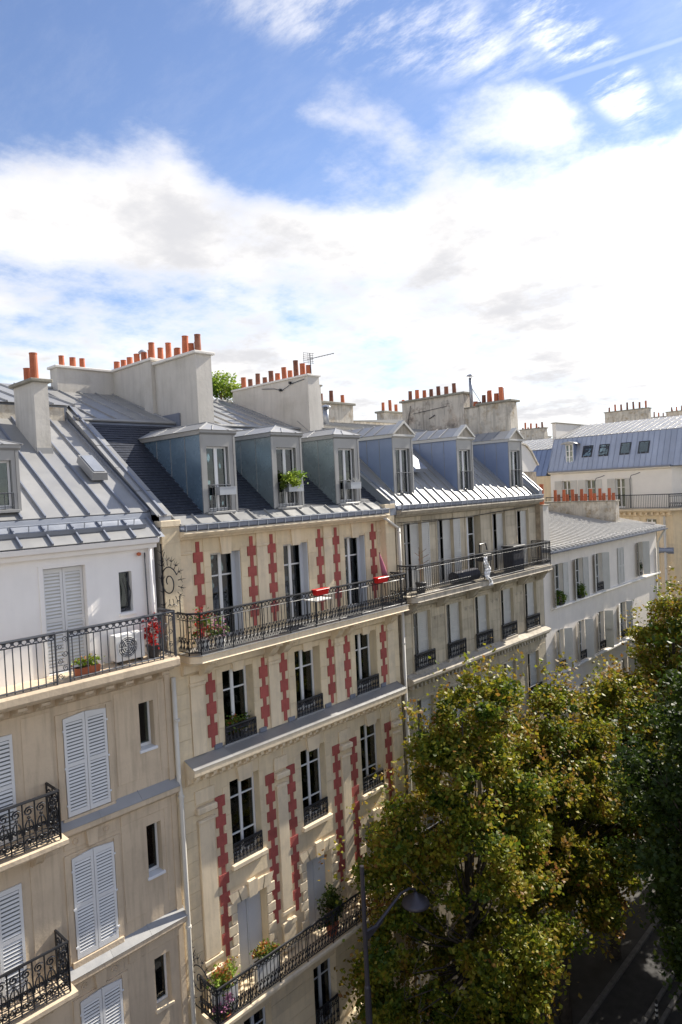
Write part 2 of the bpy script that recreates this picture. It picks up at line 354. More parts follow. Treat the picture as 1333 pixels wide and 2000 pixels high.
def window(par, x0, x1, z0, z1, y, cols=2, rows=(.72,), fm='frame_paint', fr=.065, mull=.10, curtain=None, bars=True, name='window', flat=False):
    """timber frame with glazing bars at depth y; panes and curtain are its parts (siblings when flat)"""
    b = MB(); t = .05
    b.box(x0, x0 + fr, y, y + t, z0, z1).box(x1 - fr, x1, y, y + t, z0, z1).box(x0 + fr, x1 - fr, y, y + t, z0, z0 + fr * 1.5).box(x0 + fr, x1 - fr, y, y + t, z1 - fr, z1)
    ix0, ix1, iz0, iz1 = x0 + fr, x1 - fr, z0 + fr * 1.5, z1 - fr
    xs = [ix0 + (ix1 - ix0) * i / cols for i in range(cols + 1)]
    for i in range(1, cols): b.box(xs[i] - mull / 2, xs[i] + mull / 2, y - .012, y + t, iz0, iz1)
    zsr = [iz0 + (iz1 - iz0) * r for r in rows]
    for i in range(cols):
        l = xs[i] + (mull / 2 if i else 0); r = xs[i + 1] - (mull / 2 if i < cols - 1 else 0)
        for z in zsr: b.box(l, r, y + .006, y + t - .006, z - .02, z + .02)
    wo = build(name, b, fm, par); pp = par if flat else wo
    zz_ = [iz0] + zsr + [iz1]
    for i in range(cols):
        l = xs[i] + (mull / 2 if i else 0); r = xs[i + 1] - (mull / 2 if i < cols - 1 else 0)
        for k in range(len(zz_) - 1):
            za = zz_[k] + (.02 if k else 0); zb = zz_[k + 1] - (.02 if k < len(zz_) - 2 else 0)
            build('pane', MB().box(l, r, y + .022, y + .028, za, zb), 'glass', pp, recalc=True)
    if curtain:
        cm, c0, c1 = curtain; q = MB(); n = 22; a0 = x0 + (x1 - x0) * c0; a1 = x0 + (x1 - x0) * c1
        pts = [(a0 + (a1 - a0) * i / n, y + .16 + .03 * math.sin(i * 2.1) + .012 * math.sin(i * 5.3)) for i in range(n + 1)]
        for i in range(n): q.quad((*pts[i], z0 + .03), (*pts[i + 1], z0 + .03), (*pts[i + 1], z1 - .03), (*pts[i], z1 - .03))
        build('curtain', q, cm, pp, smooth=True)
    return wo
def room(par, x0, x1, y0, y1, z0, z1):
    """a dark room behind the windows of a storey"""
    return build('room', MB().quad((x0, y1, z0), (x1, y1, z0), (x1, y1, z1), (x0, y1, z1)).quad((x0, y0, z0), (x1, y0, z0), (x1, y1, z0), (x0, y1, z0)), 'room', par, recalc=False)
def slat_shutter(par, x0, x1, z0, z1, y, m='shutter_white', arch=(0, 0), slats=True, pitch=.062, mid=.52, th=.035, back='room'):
    """louvred leaf lying in front of the wall; arch = extra height at left / right top corners"""
    st = .06; b = MB(); zl, zr = z1 + arch[0], z1 + arch[1]
    f = lambda x: zl + (zr - zl) * (x - x0) / (x1 - x0)
    b.hexa([(x0, y, z0), (x0 + st, y, z0), (x0 + st, y + th, z0), (x0, y + th, z0), (x0, y, zl), (x0 + st, y, f(x0 + st)), (x0 + st, y + th, f(x0 + st)), (x0, y + th, zl)])
    b.hexa([(x1 - st, y, z0), (x1, y, z0), (x1, y + th, z0), (x1 - st, y + th, z0), (x1 - st, y, f(x1 - st)), (x1, y, zr), (x1, y + th, zr), (x1 - st, y + th, f(x1 - st))])
    b.hexa([(x0 + st, y, z1 - .1), (x1 - st, y, z1 - .1), (x1 - st, y + th, z1 - .1), (x0 + st, y + th, z1 - .1), (x0 + st, y, f(x0 + st)), (x1 - st, y, f(x1 - st)), (x1 - st, y + th, f(x1 - st)), (x0 + st, y + th, f(x0 + st))])
    b.box(x0 + st, x1 - st, y, y + th, z0, z0 + .11)
    zm = z0 + (z1 - z0) * mid; b.box(x0 + st, x1 - st, y, y + th, zm - .045, zm + .045)
    s = build('shutter', b, m, par)
    build('slat_backing', MB().box(x0 + st, x1 - st, y + th * .86, y + th, z0 + .11, z1 - .1), back, s)  # backing plate; the default dark colour paints the shade seen between slats
    src = None
    for a, c in ((z0 + .11, zm - .045), (zm + .045, z1 - .1)):
        n = int((c - a) / pitch); p = (c - a) / n
        for i in range(n):
            zc = a + p * (i + .5); h = p * .27
            if src is None:
                src = build('slat', MB().hexa([(x0 + st, y + .002, zc - h), (x1 - st, y + .002, zc - h), (x1 - st, y + .012, zc - h), (x0 + st, y + .012, zc - h), (x0 + st, y + th * .7 - .006, zc + h), (x1 - st, y + th * .7 - .006, zc + h), (x1 - st, y + th * .7, zc + h), (x0 + st, y + th * .7, zc + h)]), m, s)
                off = WL[src.name] - Vector((0, 0, zc))
            else: inst('slat', src, s, off + Vector((0, 0, zc)))
    return s
def leaf_shutter(par, hinge, y, z0, z1, wd, ang, m='shutter_old', side=1):
    """plain louvred leaf swung on its hinge: ang 0 lies on the wall, 90 stands out from it"""
    ca, sa = math.cos(R(ang)), math.sin(R(ang)); b = MB(); t = .03
    P = lambda s, d, z: (hinge + side * (s * ca + d * sa), y - .02 - s * sa - d * ca if side else 0, z)
    def bx(s0, s1, d0, d1, a, c): b.hexa([P(s0, d0, a), P(s1, d0, a), P(s1, d1, a), P(s0, d1, a), P(s0, d0, c), P(s1, d0, c), P(s1, d1, c), P(s0, d1, c)])
    bx(0, .05, 0, t, z0, z1); bx(wd - .05, wd, 0, t, z0, z1)
    for f in (0, .48, 1): zc = z0 + .05 + f * (z1 - z0 - .1); bx(.05, wd - .05, 0, t, zc - .05, zc + .05)
    bx(.05, wd - .05, t * .0, t * .25, z0 + .1, z1 - .1)
    n = int((z1 - z0) / .075)
    for i in range(n):
        zc = z0 + .1 + (z1 - z0 - .2) * (i + .5) / n; bx(.05, wd - .05, t * .25, t * .85, zc - .020, zc + .006)
    return build('shutter', b, m, par)
def scroll(cs, cz, r, turns=1.4, a0=0., d=1, n=12):
    return [(cs + r * (1 - .8 * i / n) * math.cos(a0 + d * turns * 2 * math.pi * i / n), cz + r * (1 - .8 * i / n) * math.sin(a0 + d * turns * 2 * math.pi * i / n)) for i in range(n + 1)]
def ringpts(cs, cz, r, n=8): return [(cs + r * math.cos(2 * math.pi * i / n), cz + r * math.sin(2 * math.pi * i / n)) for i in range(n + 1)]
def railing(par, path, z, h, style='scroll', m='iron', sp=.13, name='railing', topr=.022, thick=1.45):
    """wrought-iron railing along a plan path; all its bars are one welded piece"""
    b = MB()
    for (xa, ya), (xb, yb) in zip(path[:-1], path[1:]):
        ln = math.hypot(xb - xa, yb - ya); ux, uy = (xb - xa) / ln, (yb - ya) / ln
        P = lambda s, q: (xa + ux * s, ya + uy * s, z + q)
        def line(pts, r=.008, n=4): b.tube([P(*p) for p in pts], r * thick, n)
        line([(0, h), (ln, h)], topr, 6); line([(0, .07), (ln, .07)], .012); line([(0, 0), (0, h)], .016); line([(ln, 0), (ln, h)], .016)
        k = max(1, round(ln / sp)); p = ln / k
        if style == 'scroll':
            line([(0, h - .17), (ln, h - .17)], .010); line([(0, .42), (ln, .42)], .006)
            for i in range(k):
                s = (i + .5) * p
                line(ringpts(s, h - .085, .055), .009); line([(s, .07), (s, h - .17)], .010)
                line([(i * p, .07), (s, .27), ((i + 1) * p, .07)], .009); line([(i * p, .44), (s, .24), ((i + 1) * p, .44)], .009)
                line(scroll(s - p * .25, .17, .035), .007); line(scroll(s + p * .25, .33, .035, d=-1), .007)
                if i % 8 == 0 and i: line([(i * p, 0), (i * p, h)], .016)
        elif style == 'bars':
            line([(0, h - .13), (ln, h - .13)], .009)
            for i in range(k):
                s = (i + .5) * p; line([(s, .02), (s, h - .13)], .009)
                line([(i * p, h - .13), ((i + 1) * p, h)], .007); line([((i + 1) * p, h - .13), (i * p, h)], .007); line(ringpts(s, h - .065, .03, 6), .006)
        elif style == 'lyre':
            line([(0, h - .12), (ln, h - .12)], .009); line([(0, .30), (ln, .30)], .007)
            for i in range(k):
                s = (i + .5) * p; line([(s, .07), (s, h - .05)], .011); line(ringpts(s, h - .06, .045, 7), .009)
                line(ringpts(s, .18, .05, 7), .010); line([(i * p, .07), (i * p, .30)], .008)
        elif style == 'fence':
            for i in range(k): s = (i + .5) * p; line([(s, .05), (s, h)], .009)
        elif style == 'guard':
            line([(0, h * .72), (ln, h * .72)], .010)
            for i in range(k):
                s = (i + .5) * p; line([(s, .03), (s, h)], .012); line(ringpts(s, h * .86, h * .10, 7), .010); line(scroll(s, h * .42, p * .42, 1.2, 1.0, 1 if i % 2 else -1), .011); line(scroll(s, h * .2, p * .36, 1.1, 4.0), .010)
        elif style == 'belly':
            line([(0, .12), (ln, .12)], .009); line([(0, h * .33), (ln, h * .33)], .008)
            for i in range(k):
                s = (i + .5) * p; e = i * p
                line([(e, .03), (e, h)], .012); line(scroll(s, h * .80, p * .40, 1.5, .5), .013); line(scroll(s - p * .2, h * .2, p * .27, 1.3, 0), .012); line(scroll(s + p * .2, h * .2, p * .27, 1.3, 2, -1), .012)
                line([(e + p * (.1 + .8 * (.5 - .5 * math.cos(math.pi * q / 8))), h * (.36 + .28 * math.sin(math.pi * q / 8))) for q in range(9)], .012); line(scroll(s - p * .18, h * .46, p * .20, 1.4, 3), .011); line(scroll(s + p * .18, h * .46, p * .20, 1.4, .2, -1), .011); line([(s, .12), (s, h * .62)], .010); line(ringpts(s, h * .68, p * .10, 7), .010)
    return build(name, b, m, par, recalc=False)
def zinc_slope(roof, x0, x1, prof, sp, m='zinc', seam_m='zinc', y_is='y', seam_h=.05, seam_w=.05, off=0.0):
    """standing-seam sheets on a slope: each sheet and each batten roll is a piece; prof = ((y, z) low, (y, z) high)"""
    (y0, z0), (y1, z1) = prof; n = max(1, round((x1 - x0) / sp)); w = (x1 - x0) / n
    ln = math.hypot(y1 - y0, z1 - z0); ny, nz = -(z1 - z0) / ln, (y1 - y0) / ln; t = .018
    o = lambda x, k, s: (x, (y0 if k == 0 else y1) + ny * s, (z0 if k == 0 else z1) + nz * s)
    sp_ = ss_ = None
    for i in range(n):
        a, b = x0 + i * w, x0 + (i + 1) * w
        if sp_ is None:
            sp_ = build('zinc_sheet', MB().hexa([o(a, 0, 0), o(b, 0, 0), o(b, 1, 0), o(a, 1, 0), o(a, 0, t), o(b, 0, t), o(b, 1, t), o(a, 1, t)]), m, roof); oc = WL[sp_.name].copy()
        else: inst('zinc_sheet', sp_, roof, oc + (Vector(TF(i * w, 0, 0)) - Vector(TF(0, 0, 0)) if TF else Vector((i * w, 0, 0))))
    for i in range(n + 1):
        c = x0 + i * w; a, b = c - seam_w / 2, c + seam_w / 2
        if ss_ is None:
            ss_ = build('seam', MB().hexa([o(a, 0, t), o(b, 0, t), o(b, 1, t), o(a, 1, t), o(a + .008, 0, t + seam_h), o(b - .008, 0, t + seam_h), o(b - .008, 1, t + seam_h), o(a + .008, 1, t + seam_h)]), seam_m, roof); sc_ = WL[ss_.name].copy()
        else: inst('seam', ss_, roof, sc_ + (Vector(TF(i * w, 0, 0)) - Vector(TF(0, 0, 0)) if TF else Vector((i * w, 0, 0))))
POT = {}
def pot(parent, c, h, sooty=False, r=.105, m=None):
    m = m or ('terracotta_sooty' if sooty else 'terracotta'); key = m
    if key not in POT:
        o = build('chimney_pot', MB().lathe(c, [(r * 1.02, 0), (r * 1.0, .06), (r * .97, .5), (r * .93, .95), (r * 1.0, .955), (r * 1.0, 1.0), (r * .8, 1.0), (r * .78, .7)], 14), m, parent, smooth=False)
        POT[key] = o.data; o.scale.z = h; cz = WL[o.name]; d = Vector((c[0], c[1], c[2] + H0 + h / 2)); WL[o.name] = d; o.location = d - WL[parent.name]; return o
    o = bpy.data.objects.new('chimney_pot', POT[key]); k = random.uniform(.92, 1.08)
    link(o, parent, (c[0], c[1], c[2] + H0 + h / 2)); o.scale = (k, k, h); o.rotation_euler = (random.uniform(-.03, .03), random.uniform(-.03, .03), random.uniform(0, 6)); return o
def stack(par, x0, x1, y0, y1, z0, z1, m='plaster_chimney', cap='plaster_pale', ov=.10, ct=.10, name='chimney', pots=(), taper=0.0, sooty=.0):
    """chimney stack with its cap and pots; pots = (x, y, height)"""
    b = MB(); t = taper
    b.hexa([(x0 - t, y0 - t, z0), (x1 + t, y0 - t, z0), (x1 + t, y1, z0), (x0 - t, y1, z0), (x0, y0, z1), (x1, y0, z1), (x1, y1, z1), (x0, y1, z1)])
    s = build(name, b, m, par, base=True)
    build('cap', MB().box(x0 - ov, x1 + ov, y0 - ov, y1 + ov, z1 + .002, z1 + ct), cap, s, bev=.015)
    for (px, py, ph) in pots: pot(s, (px, py, z1 + ct + .003), ph, random.random() < sooty)
    return s
def foliage_points(c, r, n, seed, clumps=14, shell=.55, csize=.35, squash=1.0):
    g = np.random.default_rng(seed); d = g.normal(size=(clumps, 3)); d /= np.linalg.norm(d, axis=1)[:, None]
    cc = d * (shell + (1 - shell) * g.random((clumps, 1)) ** .6); k = g.integers(0, clumps, n)
    p = cc[k] + g.normal(size=(n, 3)) * csize * np.array([1, 1, .8]); return p * np.array(r) + np.array(c)
def plant(name, label, cat, x, y, z, r, n, size, m='leaf_shrub', box=None, box_m='terracotta', group=None, seed=1, flowers=None):
    """planter box or pot with soil, leaves and flowers; x, y, z = base centre"""
    t = thing(name, label, cat, (x, y, z), group); ph = box[2]
    if box[3] == 'box':
        b = MB(); w_, d_ = box[0] / 2, box[1] / 2
        b.hexa([(x - w_ * .92, y - d_ * .85, z), (x + w_ * .92, y - d_ * .85, z), (x + w_ * .92, y + d_ * .85, z), (x - w_ * .92, y + d_ * .85, z), (x - w_, y - d_, z + ph), (x + w_, y - d_, z + ph), (x + w_, y + d_, z + ph), (x - w_, y + d_, z + ph)])
        build('planter', b, box_m, t, base=True); build('soil', MB().box(x - w_ * .9, x + w_ * .9, y - d_ * .8, y + d_ * .8, z + ph - .02, z + ph + .012), 'soil', t)
    else:
        build('planter', MB().lathe((x, y, z), [(box[0] * .36, 0), (box[0] * .5, ph * .88), (box[0] * .54, ph * .88), (box[0] * .54, ph), (box[0] * .46, ph)], 14), box_m, t, base=True)
    cc = (x, y, z + ph + r[2] * .8)
    leaves('foliage', foliage_points(cc, r, n, seed, clumps=12, csize=.32), size, m, t, seed)
    st = MB(); g = random.Random(seed)
    for i in range(7): st.tube([(x + g.uniform(-.3, .3) * r[0], y, z + ph), (x + g.uniform(-.7, .7) * r[0], y + g.uniform(-.5, .5) * r[1], z + ph + r[2] * g.uniform(.8, 1.4))], .006, 4)
    build('stems', st, 'wood', t)
    if flowers: leaves('flowers', foliage_points((cc[0], cc[1], cc[2] + r[2] * .3), r, flowers[1], seed + 5, clumps=10, csize=.25), size * .9, flowers[0], t, seed + 9)['kind'] = 'stuff'
    return t

# ================================================================== ground
G = -H0
struct('ground', MB().box(-900, 1500, -1000, 1500, G - .5, G - .02), 'sand_ground', recalc=False)
struct('road', MB().box(-60, 400, -11.6, -3.5, G - .4, G), 'asphalt')
struct('side_street', MB().box(44.4, 54.4, -3.5, 120, G - .4, G - .004), 'asphalt')
def kerbed(name, x0, x1, y0, y1, ky):
    o = struct(name, MB().box(x0, x1, y0, y1, G - .3, G + .12), 'pavement')
    k = MB(); n = int((x1 - x0) / 1.0); src = None
    s = -1 if ky <= y0 + .01 else 1; a, b = (ky - .2, ky) if s < 0 else (ky, ky + .2)
    for i in range(n):
        xa = x0 + i * 1.0
        if xa < 8 or xa > 60: continue
        if src is None: src = build('kerb_stone', MB().box(xa + .006, xa + .994, a, b, G - .1, G + .124), 'granite', o, bev=.015); off = WL[src.name] - Vector((xa, 0, 0))
        else: inst('kerb_stone', src, o, off + Vector((xa, 0, 0)))
    return o
kerbed('pavement', -60, 44.2, -3.3, .6, -3.3)
kerbed('pavement', 55.0, 400, -3.3, 2.0, -3.3)
kerbed('pavement', -60, 400, -15.5, -11.8, -11.8)
ls = struct('lane_separator', MB().box(4, 120, -5.72, -5.06, G - .05, G + .03), 'asphalt')
src = None
for i in range(40):
    for yy in (-5.22, -5.72):
        mb = MB().box(12 + i * 1.0, 12.96 + i * 1.0, yy, yy + .16, G + .034, G + .15)
        if src is None: src = build('kerb_stone', mb, 'granite', ls, bev=.02); off = WL[src.name] - Vector((12, yy, 0))
        else: inst('kerb_stone', src, ls, off + Vector((12 + i, yy, 0)))
struct('lane_marking', MB().box(-20, 120, -8.6, -8.48, G + .002, G + .006), 'road_paint')
for i, (bx, lab) in enumerate(((26.2, 'striped black and white bollard nearest on the lane separator'), (29.6, 'second striped black and white bollard along the lane separator'))):
    t = thing('bollard', lab, 'bollard', (bx, -5.45, G + .03), 'striped bollards on the lane separator')
    build('post', MB().lathe((bx, -5.45, G + .03), [(.09, 0), (.07, .04), (.055, .06), (.055, .78), (.04, .82)], 12), 'plastic_dark', t, base=True)
    for k in range(3): build('band', MB().lathe((bx, -5.45, G + .22 + k * .2), [(.058, 0), (.058, .09)], 12), 'road_paint', t)

# ================================================================== shared building bits
def shell(par, x0, x1, y1, ztop, m, zb=G, y0=.02):
    """side and back walls"""
    b = MB()
    for x in (x0, x1): b.quad((x, y0, zb), (x, y1, zb), (x, y1, ztop), (x, y0, ztop))
    b.quad((x0, y1, zb), (x1, y1, zb), (x1, y1, ztop), (x0, y1, ztop))
    return build('side_wall', b, m, par, recalc=False)
def SH(d): return Vector(TF(d, 0, 0)) - Vector(TF(0, 0, 0)) if TF else Vector((d, 0, 0))
def gutter(par, x0, x1, y, zt, zb, step=.335, m='lead'):
    g = build('gutter', MB().prism([(y, zb), (y - .03, zb + .03), (y - .04, zt), (y - .015, zt), (y, zb + .05), (y + .16, zb + .05), (y + .18, zt), (y + .2, zt), (y + .2, zb)], 'x', x0, x1), m, par)
    n = int((x1 - x0) / step); src = None
    for i in range(n + 1):
        xa = x0 + .02 + i * (x1 - x0 - .06) / n
        if src is None: src = build('bracket', MB().box(xa, xa + .022, y - .052, y - .042, zb - .01, zt + .02).box(xa, xa + .022, y - .052, y + .2, zt + .004, zt + .016), 'galvanised', g); off = WL[src.name] - SH(xa)
        else: inst('bracket', src, g, off + SH(xa))
    build('lip', MB().tube([(x0, y - .05, zt), (x1, y - .05, zt)], .014, 6), 'galvanised', g)
    return g
def rowof(par, name, mb_fn, xs, m, bev=0.0):
    src = None
    for xa in xs:
        if src is None: src = build(name, mb_fn(xa), m, par, bev=bev); off = WL[src.name] - SH(xa)
        else: inst(name, src, par, off + SH(xa))
def modillion(y0, y1, zt, zb, wd=.16):
    return lambda x: MB().prism([(y0, zt), (y1, zt), (y1, zt - .07), (y1 + (y0 - y1) * .25, zt - .10), (y1 + (y0 - y1) * .55, zb + .12), (y0 - .10, zb + .02), (y0, zb)], 'x', x - wd / 2, x + wd / 2)
def pipe(par, pts, r=.055, m='pipe_cream', collars=()):
    p = build('downpipe', MB().tube(pts, r, 10), m, par, smooth=True)
    for c in collars: build('collar', MB().lathe((pts[-1][0], pts[-1][1], c), [(r + .018, 0), (r + .018, .06)], 10), m, p)
    return p
def coping(par, x0, x1, prof, h=.28, m='zinc'):
    """raised party wall following the roof slope, capped with two zinc strips and a roll between them"""
    (y0, z0), (y1, z1) = prof; w_ = build('party_wall', MB().prism([(y0, z0 - .3), (y0, z0 + h), (y1, z1 + h), (y1, z1 - .3)], 'x', x0, x1), 'zinc_dark', par)
    ln = math.hypot(y1 - y0, z1 - z0); ny, nz = -(z1 - z0) / ln, (y1 - y0) / ln; xm = (x0 + x1) / 2
    n = max(1, round(ln / 1.1))
    for a, b in ((x0 - .04, xm - .035), (xm + .035, x1 + .04)):
        for i in range(n):
            f0, f1 = i / n + .002, (i + 1) / n - .002; t = .02 + .006 * (i % 2)
            q = lambda x, f, s: (x, y0 + (y1 - y0) * f + ny * s, z0 + h + (z1 - z0) * f + nz * s)
            build('coping_sheet', MB().hexa([q(a, f0, 0), q(b, f0, 0), q(b, f1, 0), q(a, f1, 0), q(a, f0, t), q(b, f0, t), q(b, f1, t), q(a, f1, t)]), m, w_)
    q = lambda x, f, s: (x, y0 + (y1 - y0) * f + ny * s, z0 + h + (z1 - z0) * f + nz * s)
    build('roll', MB().hexa([q(xm - .035, 0, 0), q(xm + .035, 0, 0), q(xm + .035, 1, 0), q(xm - .035, 1, 0), q(xm - .03, 0, .075), q(xm + .03, 0, .075), q(xm + .03, 1, .075), q(xm - .03, 1, .075)]), 'lead', w_)
    return w_
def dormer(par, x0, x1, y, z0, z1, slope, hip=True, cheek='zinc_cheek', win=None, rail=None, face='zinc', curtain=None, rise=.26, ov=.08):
    """slope(z) gives the y of the roof surface; cheeks run back to it"""
    yb0, yb1 = slope(z0), slope(z1); c = MB(); xm = (x0 + x1) / 2
    for xa in (x0, x1 - .05): c.prism([(y, z0), (y, z1), (yb1 + .2, z1), (max(yb0, y) + .2, z0)], 'x', xa, xa + .05)
    d = build('dormer', c, cheek, par, base=True)
    # seams of the cheek sheets
    for xa, s in ((x0, -1), (x1, 1)):
        for k in range(1, 4):
            yy = y + k * (yb1 - y) / 4; zl = z0 + (yy - max(yb0, y)) / max(.01, (yb1 - max(yb0, y))) * (z1 - z0)
            if z1 - zl > .15: build('cheek_seam', MB().box(*sorted((xa, xa + s * .012)), yy, yy + .012, zl, z1 - .02), 'zinc', d)
    wx0, wx1, wz0, wz1 = win; f = MB()
    f.box(x0 + .052, wx0, y - .02, y + .06, z0, z1).box(wx1, x1 - .052, y - .02, y + .06, z0, z1).box(wx0, wx1, y - .02, y + .06, wz1, z1)
    if wz0 > z0 + .02: f.box(wx0, wx1, y - .02, y + .06, z0, wz0)
    build('face', f, face, d); build('jamb', MB().box(x0 - .02, x0 + .05, y - .035, y - .001, z0, z1).box(x1 - .05, x1 + .02, y - .035, y - .001, z0, z1), 'zinc', d)
    window(d, wx0, wx1, wz0, wz1, y + .09, rows=(), curtain=curtain, mull=.10, fr=.05, flat=True, name='frame')
    build('room', MB().quad((wx0 - .1, y + .55, z0), (wx1 + .1, y + .55, z0), (wx1 + .1, y + .55, z1), (wx0 - .1, y + .55, z1)), 'room', d, recalc=False)
    build('sill', MB().box(wx0 - .1, wx1 + .1, y - .12, y + .05, z0 - .03, z0 + .035), 'zinc', d, bev=.008)
    zc = z1 + .002; ov2 = ov
    build('cornice', MB().prism([(y - .02, zc), (y - ov2, zc + .05), (y - ov2, zc + .12), (yb1 + .6, zc + .12), (yb1 + .6, zc)], 'x', x0 - ov2 + .02, x1 + ov2 - .02), 'zinc' if hip else 'shutter_old', d)
    a, b_, ye, yk = x0 - ov2 - .02, x1 + ov2 + .02, y - ov2 - .03, slope(z1 + rise) + 1.2; zr = zc + .125
    if hip:   # small hipped zinc roof
        ap = (xm, y + .42, zr + rise); bk = (xm, yk, zr + rise)
        r = build('dormer_roof', MB().add([(a, ye, zr), (b_, ye, zr), ap, bk, (a, yk, zr), (b_, yk, zr)], [(0, 1, 2), (1, 5, 3, 2), (0, 2, 3, 4), (0, 4, 5, 1)]), 'zinc', d)
        s = MB()
        for e in ((a, ye, zr), (b_, ye, zr)): s.tube([e, ap], .022, 5)
        s.tube([ap, bk], .025, 5)
        s.tube([((a + xm) / 2 + .1, ye, zr), (xm + .02, y + .2, zr + rise * .62)], .018, 5); s.tube([((b_ + xm) / 2, ye, zr), ((b_ + xm) / 2 - .1, y + .25, zr + rise * .5)], .018, 5)
        for fr_ in (.4, .75):
            yy = y + fr_ * (yb1 - y)
            s.tube([(a, yy, zr), (xm, yy + .25, zr + rise)], .018, 5); s.tube([(b_, yy, zr), (xm, yy + .25, zr + rise)], .018, 5)
        build('roof_seams', s, 'zinc', d)
    else:     # gabled roof with a pediment
        r = build('dormer_roof', MB().prism([(a, zr), (xm, zr + rise), (b_, zr)], 'y', y + .05, yk), 'zinc', d)
        p = MB()
        for sgn, xe in ((-1, a), (1, b_)):
            p.hexa([(xe, ye, zr), (xe - sgn * .11, ye, zr - .0), (xe - sgn * .11, y + .1, zr), (xe, y + .1, zr), (xm, ye, zr + rise + .10), (xm, ye, zr + rise), (xm, y + .1, zr + rise), (xm, y + .1, zr + rise + .10)])
        build('pediment', p, 'shutter_old', d); build('tympanum', MB().prism([(a + .1, zr), (xm, zr + rise - .02), (b_ - .1, zr)], 'y', y - .06, y + .05), 'stone_grey_trim', d)
        s = MB()
        for k in range(1, 5):
            yy = y + .2 + k * .55; s.tube([(a, yy, zr + .02), (xm, yy, zr + rise + .02)], .016, 4); s.tube([(b_, yy, zr + .02), (xm, yy, zr + rise + .02)], .016, 4)
        build('roof_seams', s, 'zinc', d)
    if rail:
        rb = MB(); zt = rail
        rb.tube([(wx0, y - .05, zt), (wx1, y - .05, zt)], .014, 6).tube([(wx0, y - .05, z0 + .1), (wx1, y - .05, z0 + .1)], .01, 5)
        n = 6
        for i in range(n + 1): xa = wx0 + (wx1 - wx0) * i / n; rb.tube([(xa, y - .05, z0 + .04), (xa, y - .05, zt)], .009, 5)
        build('railing', rb, 'iron_grey', d)
    return d
def slates(par, x0, x1, prof, cuts=(), ch=.13, sw=.24, m='slate', seed=3):
    """slate courses of one slope, laid as real overlapping pieces"""
    g = random.Random(seed); (y0, z0), (y1, z1) = prof; ln = math.hypot(y1 - y0, z1 - z0); uy, uz = (y1 - y0) / ln, (z1 - z0) / ln; ny, nz = -uz, uy; b = MB(); n = int(ln / ch)
    for k in range(n):
        s0 = k * ch; xa = x0 - (sw / 2 if k % 2 else 0)
        while xa < x1:
            p, q = max(xa + .003, x0), min(xa + sw - .003, x1); xa += sw
            if q - p < .03: continue
            if any(c[0] < (p + q) / 2 < c[1] and s0 < c[2] for c in cuts): continue
            h = .010 + g.uniform(0, .006); P = lambda x, s, t: (x, y0 + uy * s + ny * t, z0 + uz * s + nz * t); e = g.uniform(-.004, .004)
            b.add([P(p, s0 + e, .002), P(q, s0 + e, .002), P(q, s0 + e, h + .004), P(p, s0 + e, h + .004), P(q, s0 + ch + .03, .001), P(p, s0 + ch + .03, .001)], [(0, 1, 2, 3), (3, 2, 4, 5)])
    o = build('slates', b, m, par, recalc=False); o['kind'] = 'stuff'; return o
def strip(par, x, zt, zb, squares, y, hw=.15, bw=.058, proud=.02):
    """brick-red chain: narrow band with square blocks"""
    s = build('red_band', MB().box(x - bw, x + bw, y - proud, y + .01, zb, zt), 'red_brick', par)
    for a, b in squares: build('red_block', MB().box(x - hw, x + hw, y - proud - .008, y + .008, b, a), 'red_brick', s, bev=.004)
    return s
def ledge(par, x0, x1, poly, m='stone_trim', top=None, name='cornice'):
    o = build(name, MB().prism(poly, 'x', x0, x1), m, par)
    if top:
        (ya, za), (yb, zb) = top; n = max(1, round((x1 - x0) / 1.15)); w_ = (x1 - x0) / n
        for i in range(n):
            a, b = x0 + i * w_, x0 + (i + 1) * w_
            build('zinc_sheet', MB().hexa([(a, ya - .012, za + .003), (b - .004, ya - .012, za + .003), (b - .004, yb, zb + .003), (a, yb, zb + .003), (a, ya - .012, za + .014), (b - .004, ya - .012, za + .014), (b - .004, yb, zb + .014), (a, yb, zb + .014)]), 'zinc', o)
            build('seam', MB().hexa([(b - .02, ya + .03, za + .016), (b + .01, ya + .03, za + .016), (b + .01, yb, zb + .016), (b - .02, yb, zb + .016), (b - .015, ya + .06, za + .035), (b + .005, ya + .06, za + .035), (b + .005, yb, zb + .035), (b - .015, yb, zb + .035)]), 'zinc', o)
    return o

# ================================================================== building with the white attic storey (left)
b1 = thing('apartment_building', 'beige stone apartment building with white attic storey and grey zinc roof at the left edge', 'building', (5.5, 4, G))
sm = [(8.26, 8.66, -6.1, -4.94), (8.28, 8.68, -9.25, -7.97), (8.29, 8.72, -12.6, -11.3)]
wl = wall(b1, 1.0, 9.13, G, -4.1, 0, sm, 'stone_beige', .26)
for h in sm:
    window(b1, h[0], h[1], h[2] + .02, h[3], .20, cols=1, rows=(), fr=.05)
    build('sill', MB().box(h[0] - .04, h[1] + .04, -.05, .2, h[2] - .05, h[2] + .02), 'stone_trim' if h[2] < -12 else 'white_paint', b1, bev=.008)
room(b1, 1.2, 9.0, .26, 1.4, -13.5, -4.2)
shell(b1, 1.0, 9.13, 11.0, -.4, 'plaster_chimney')
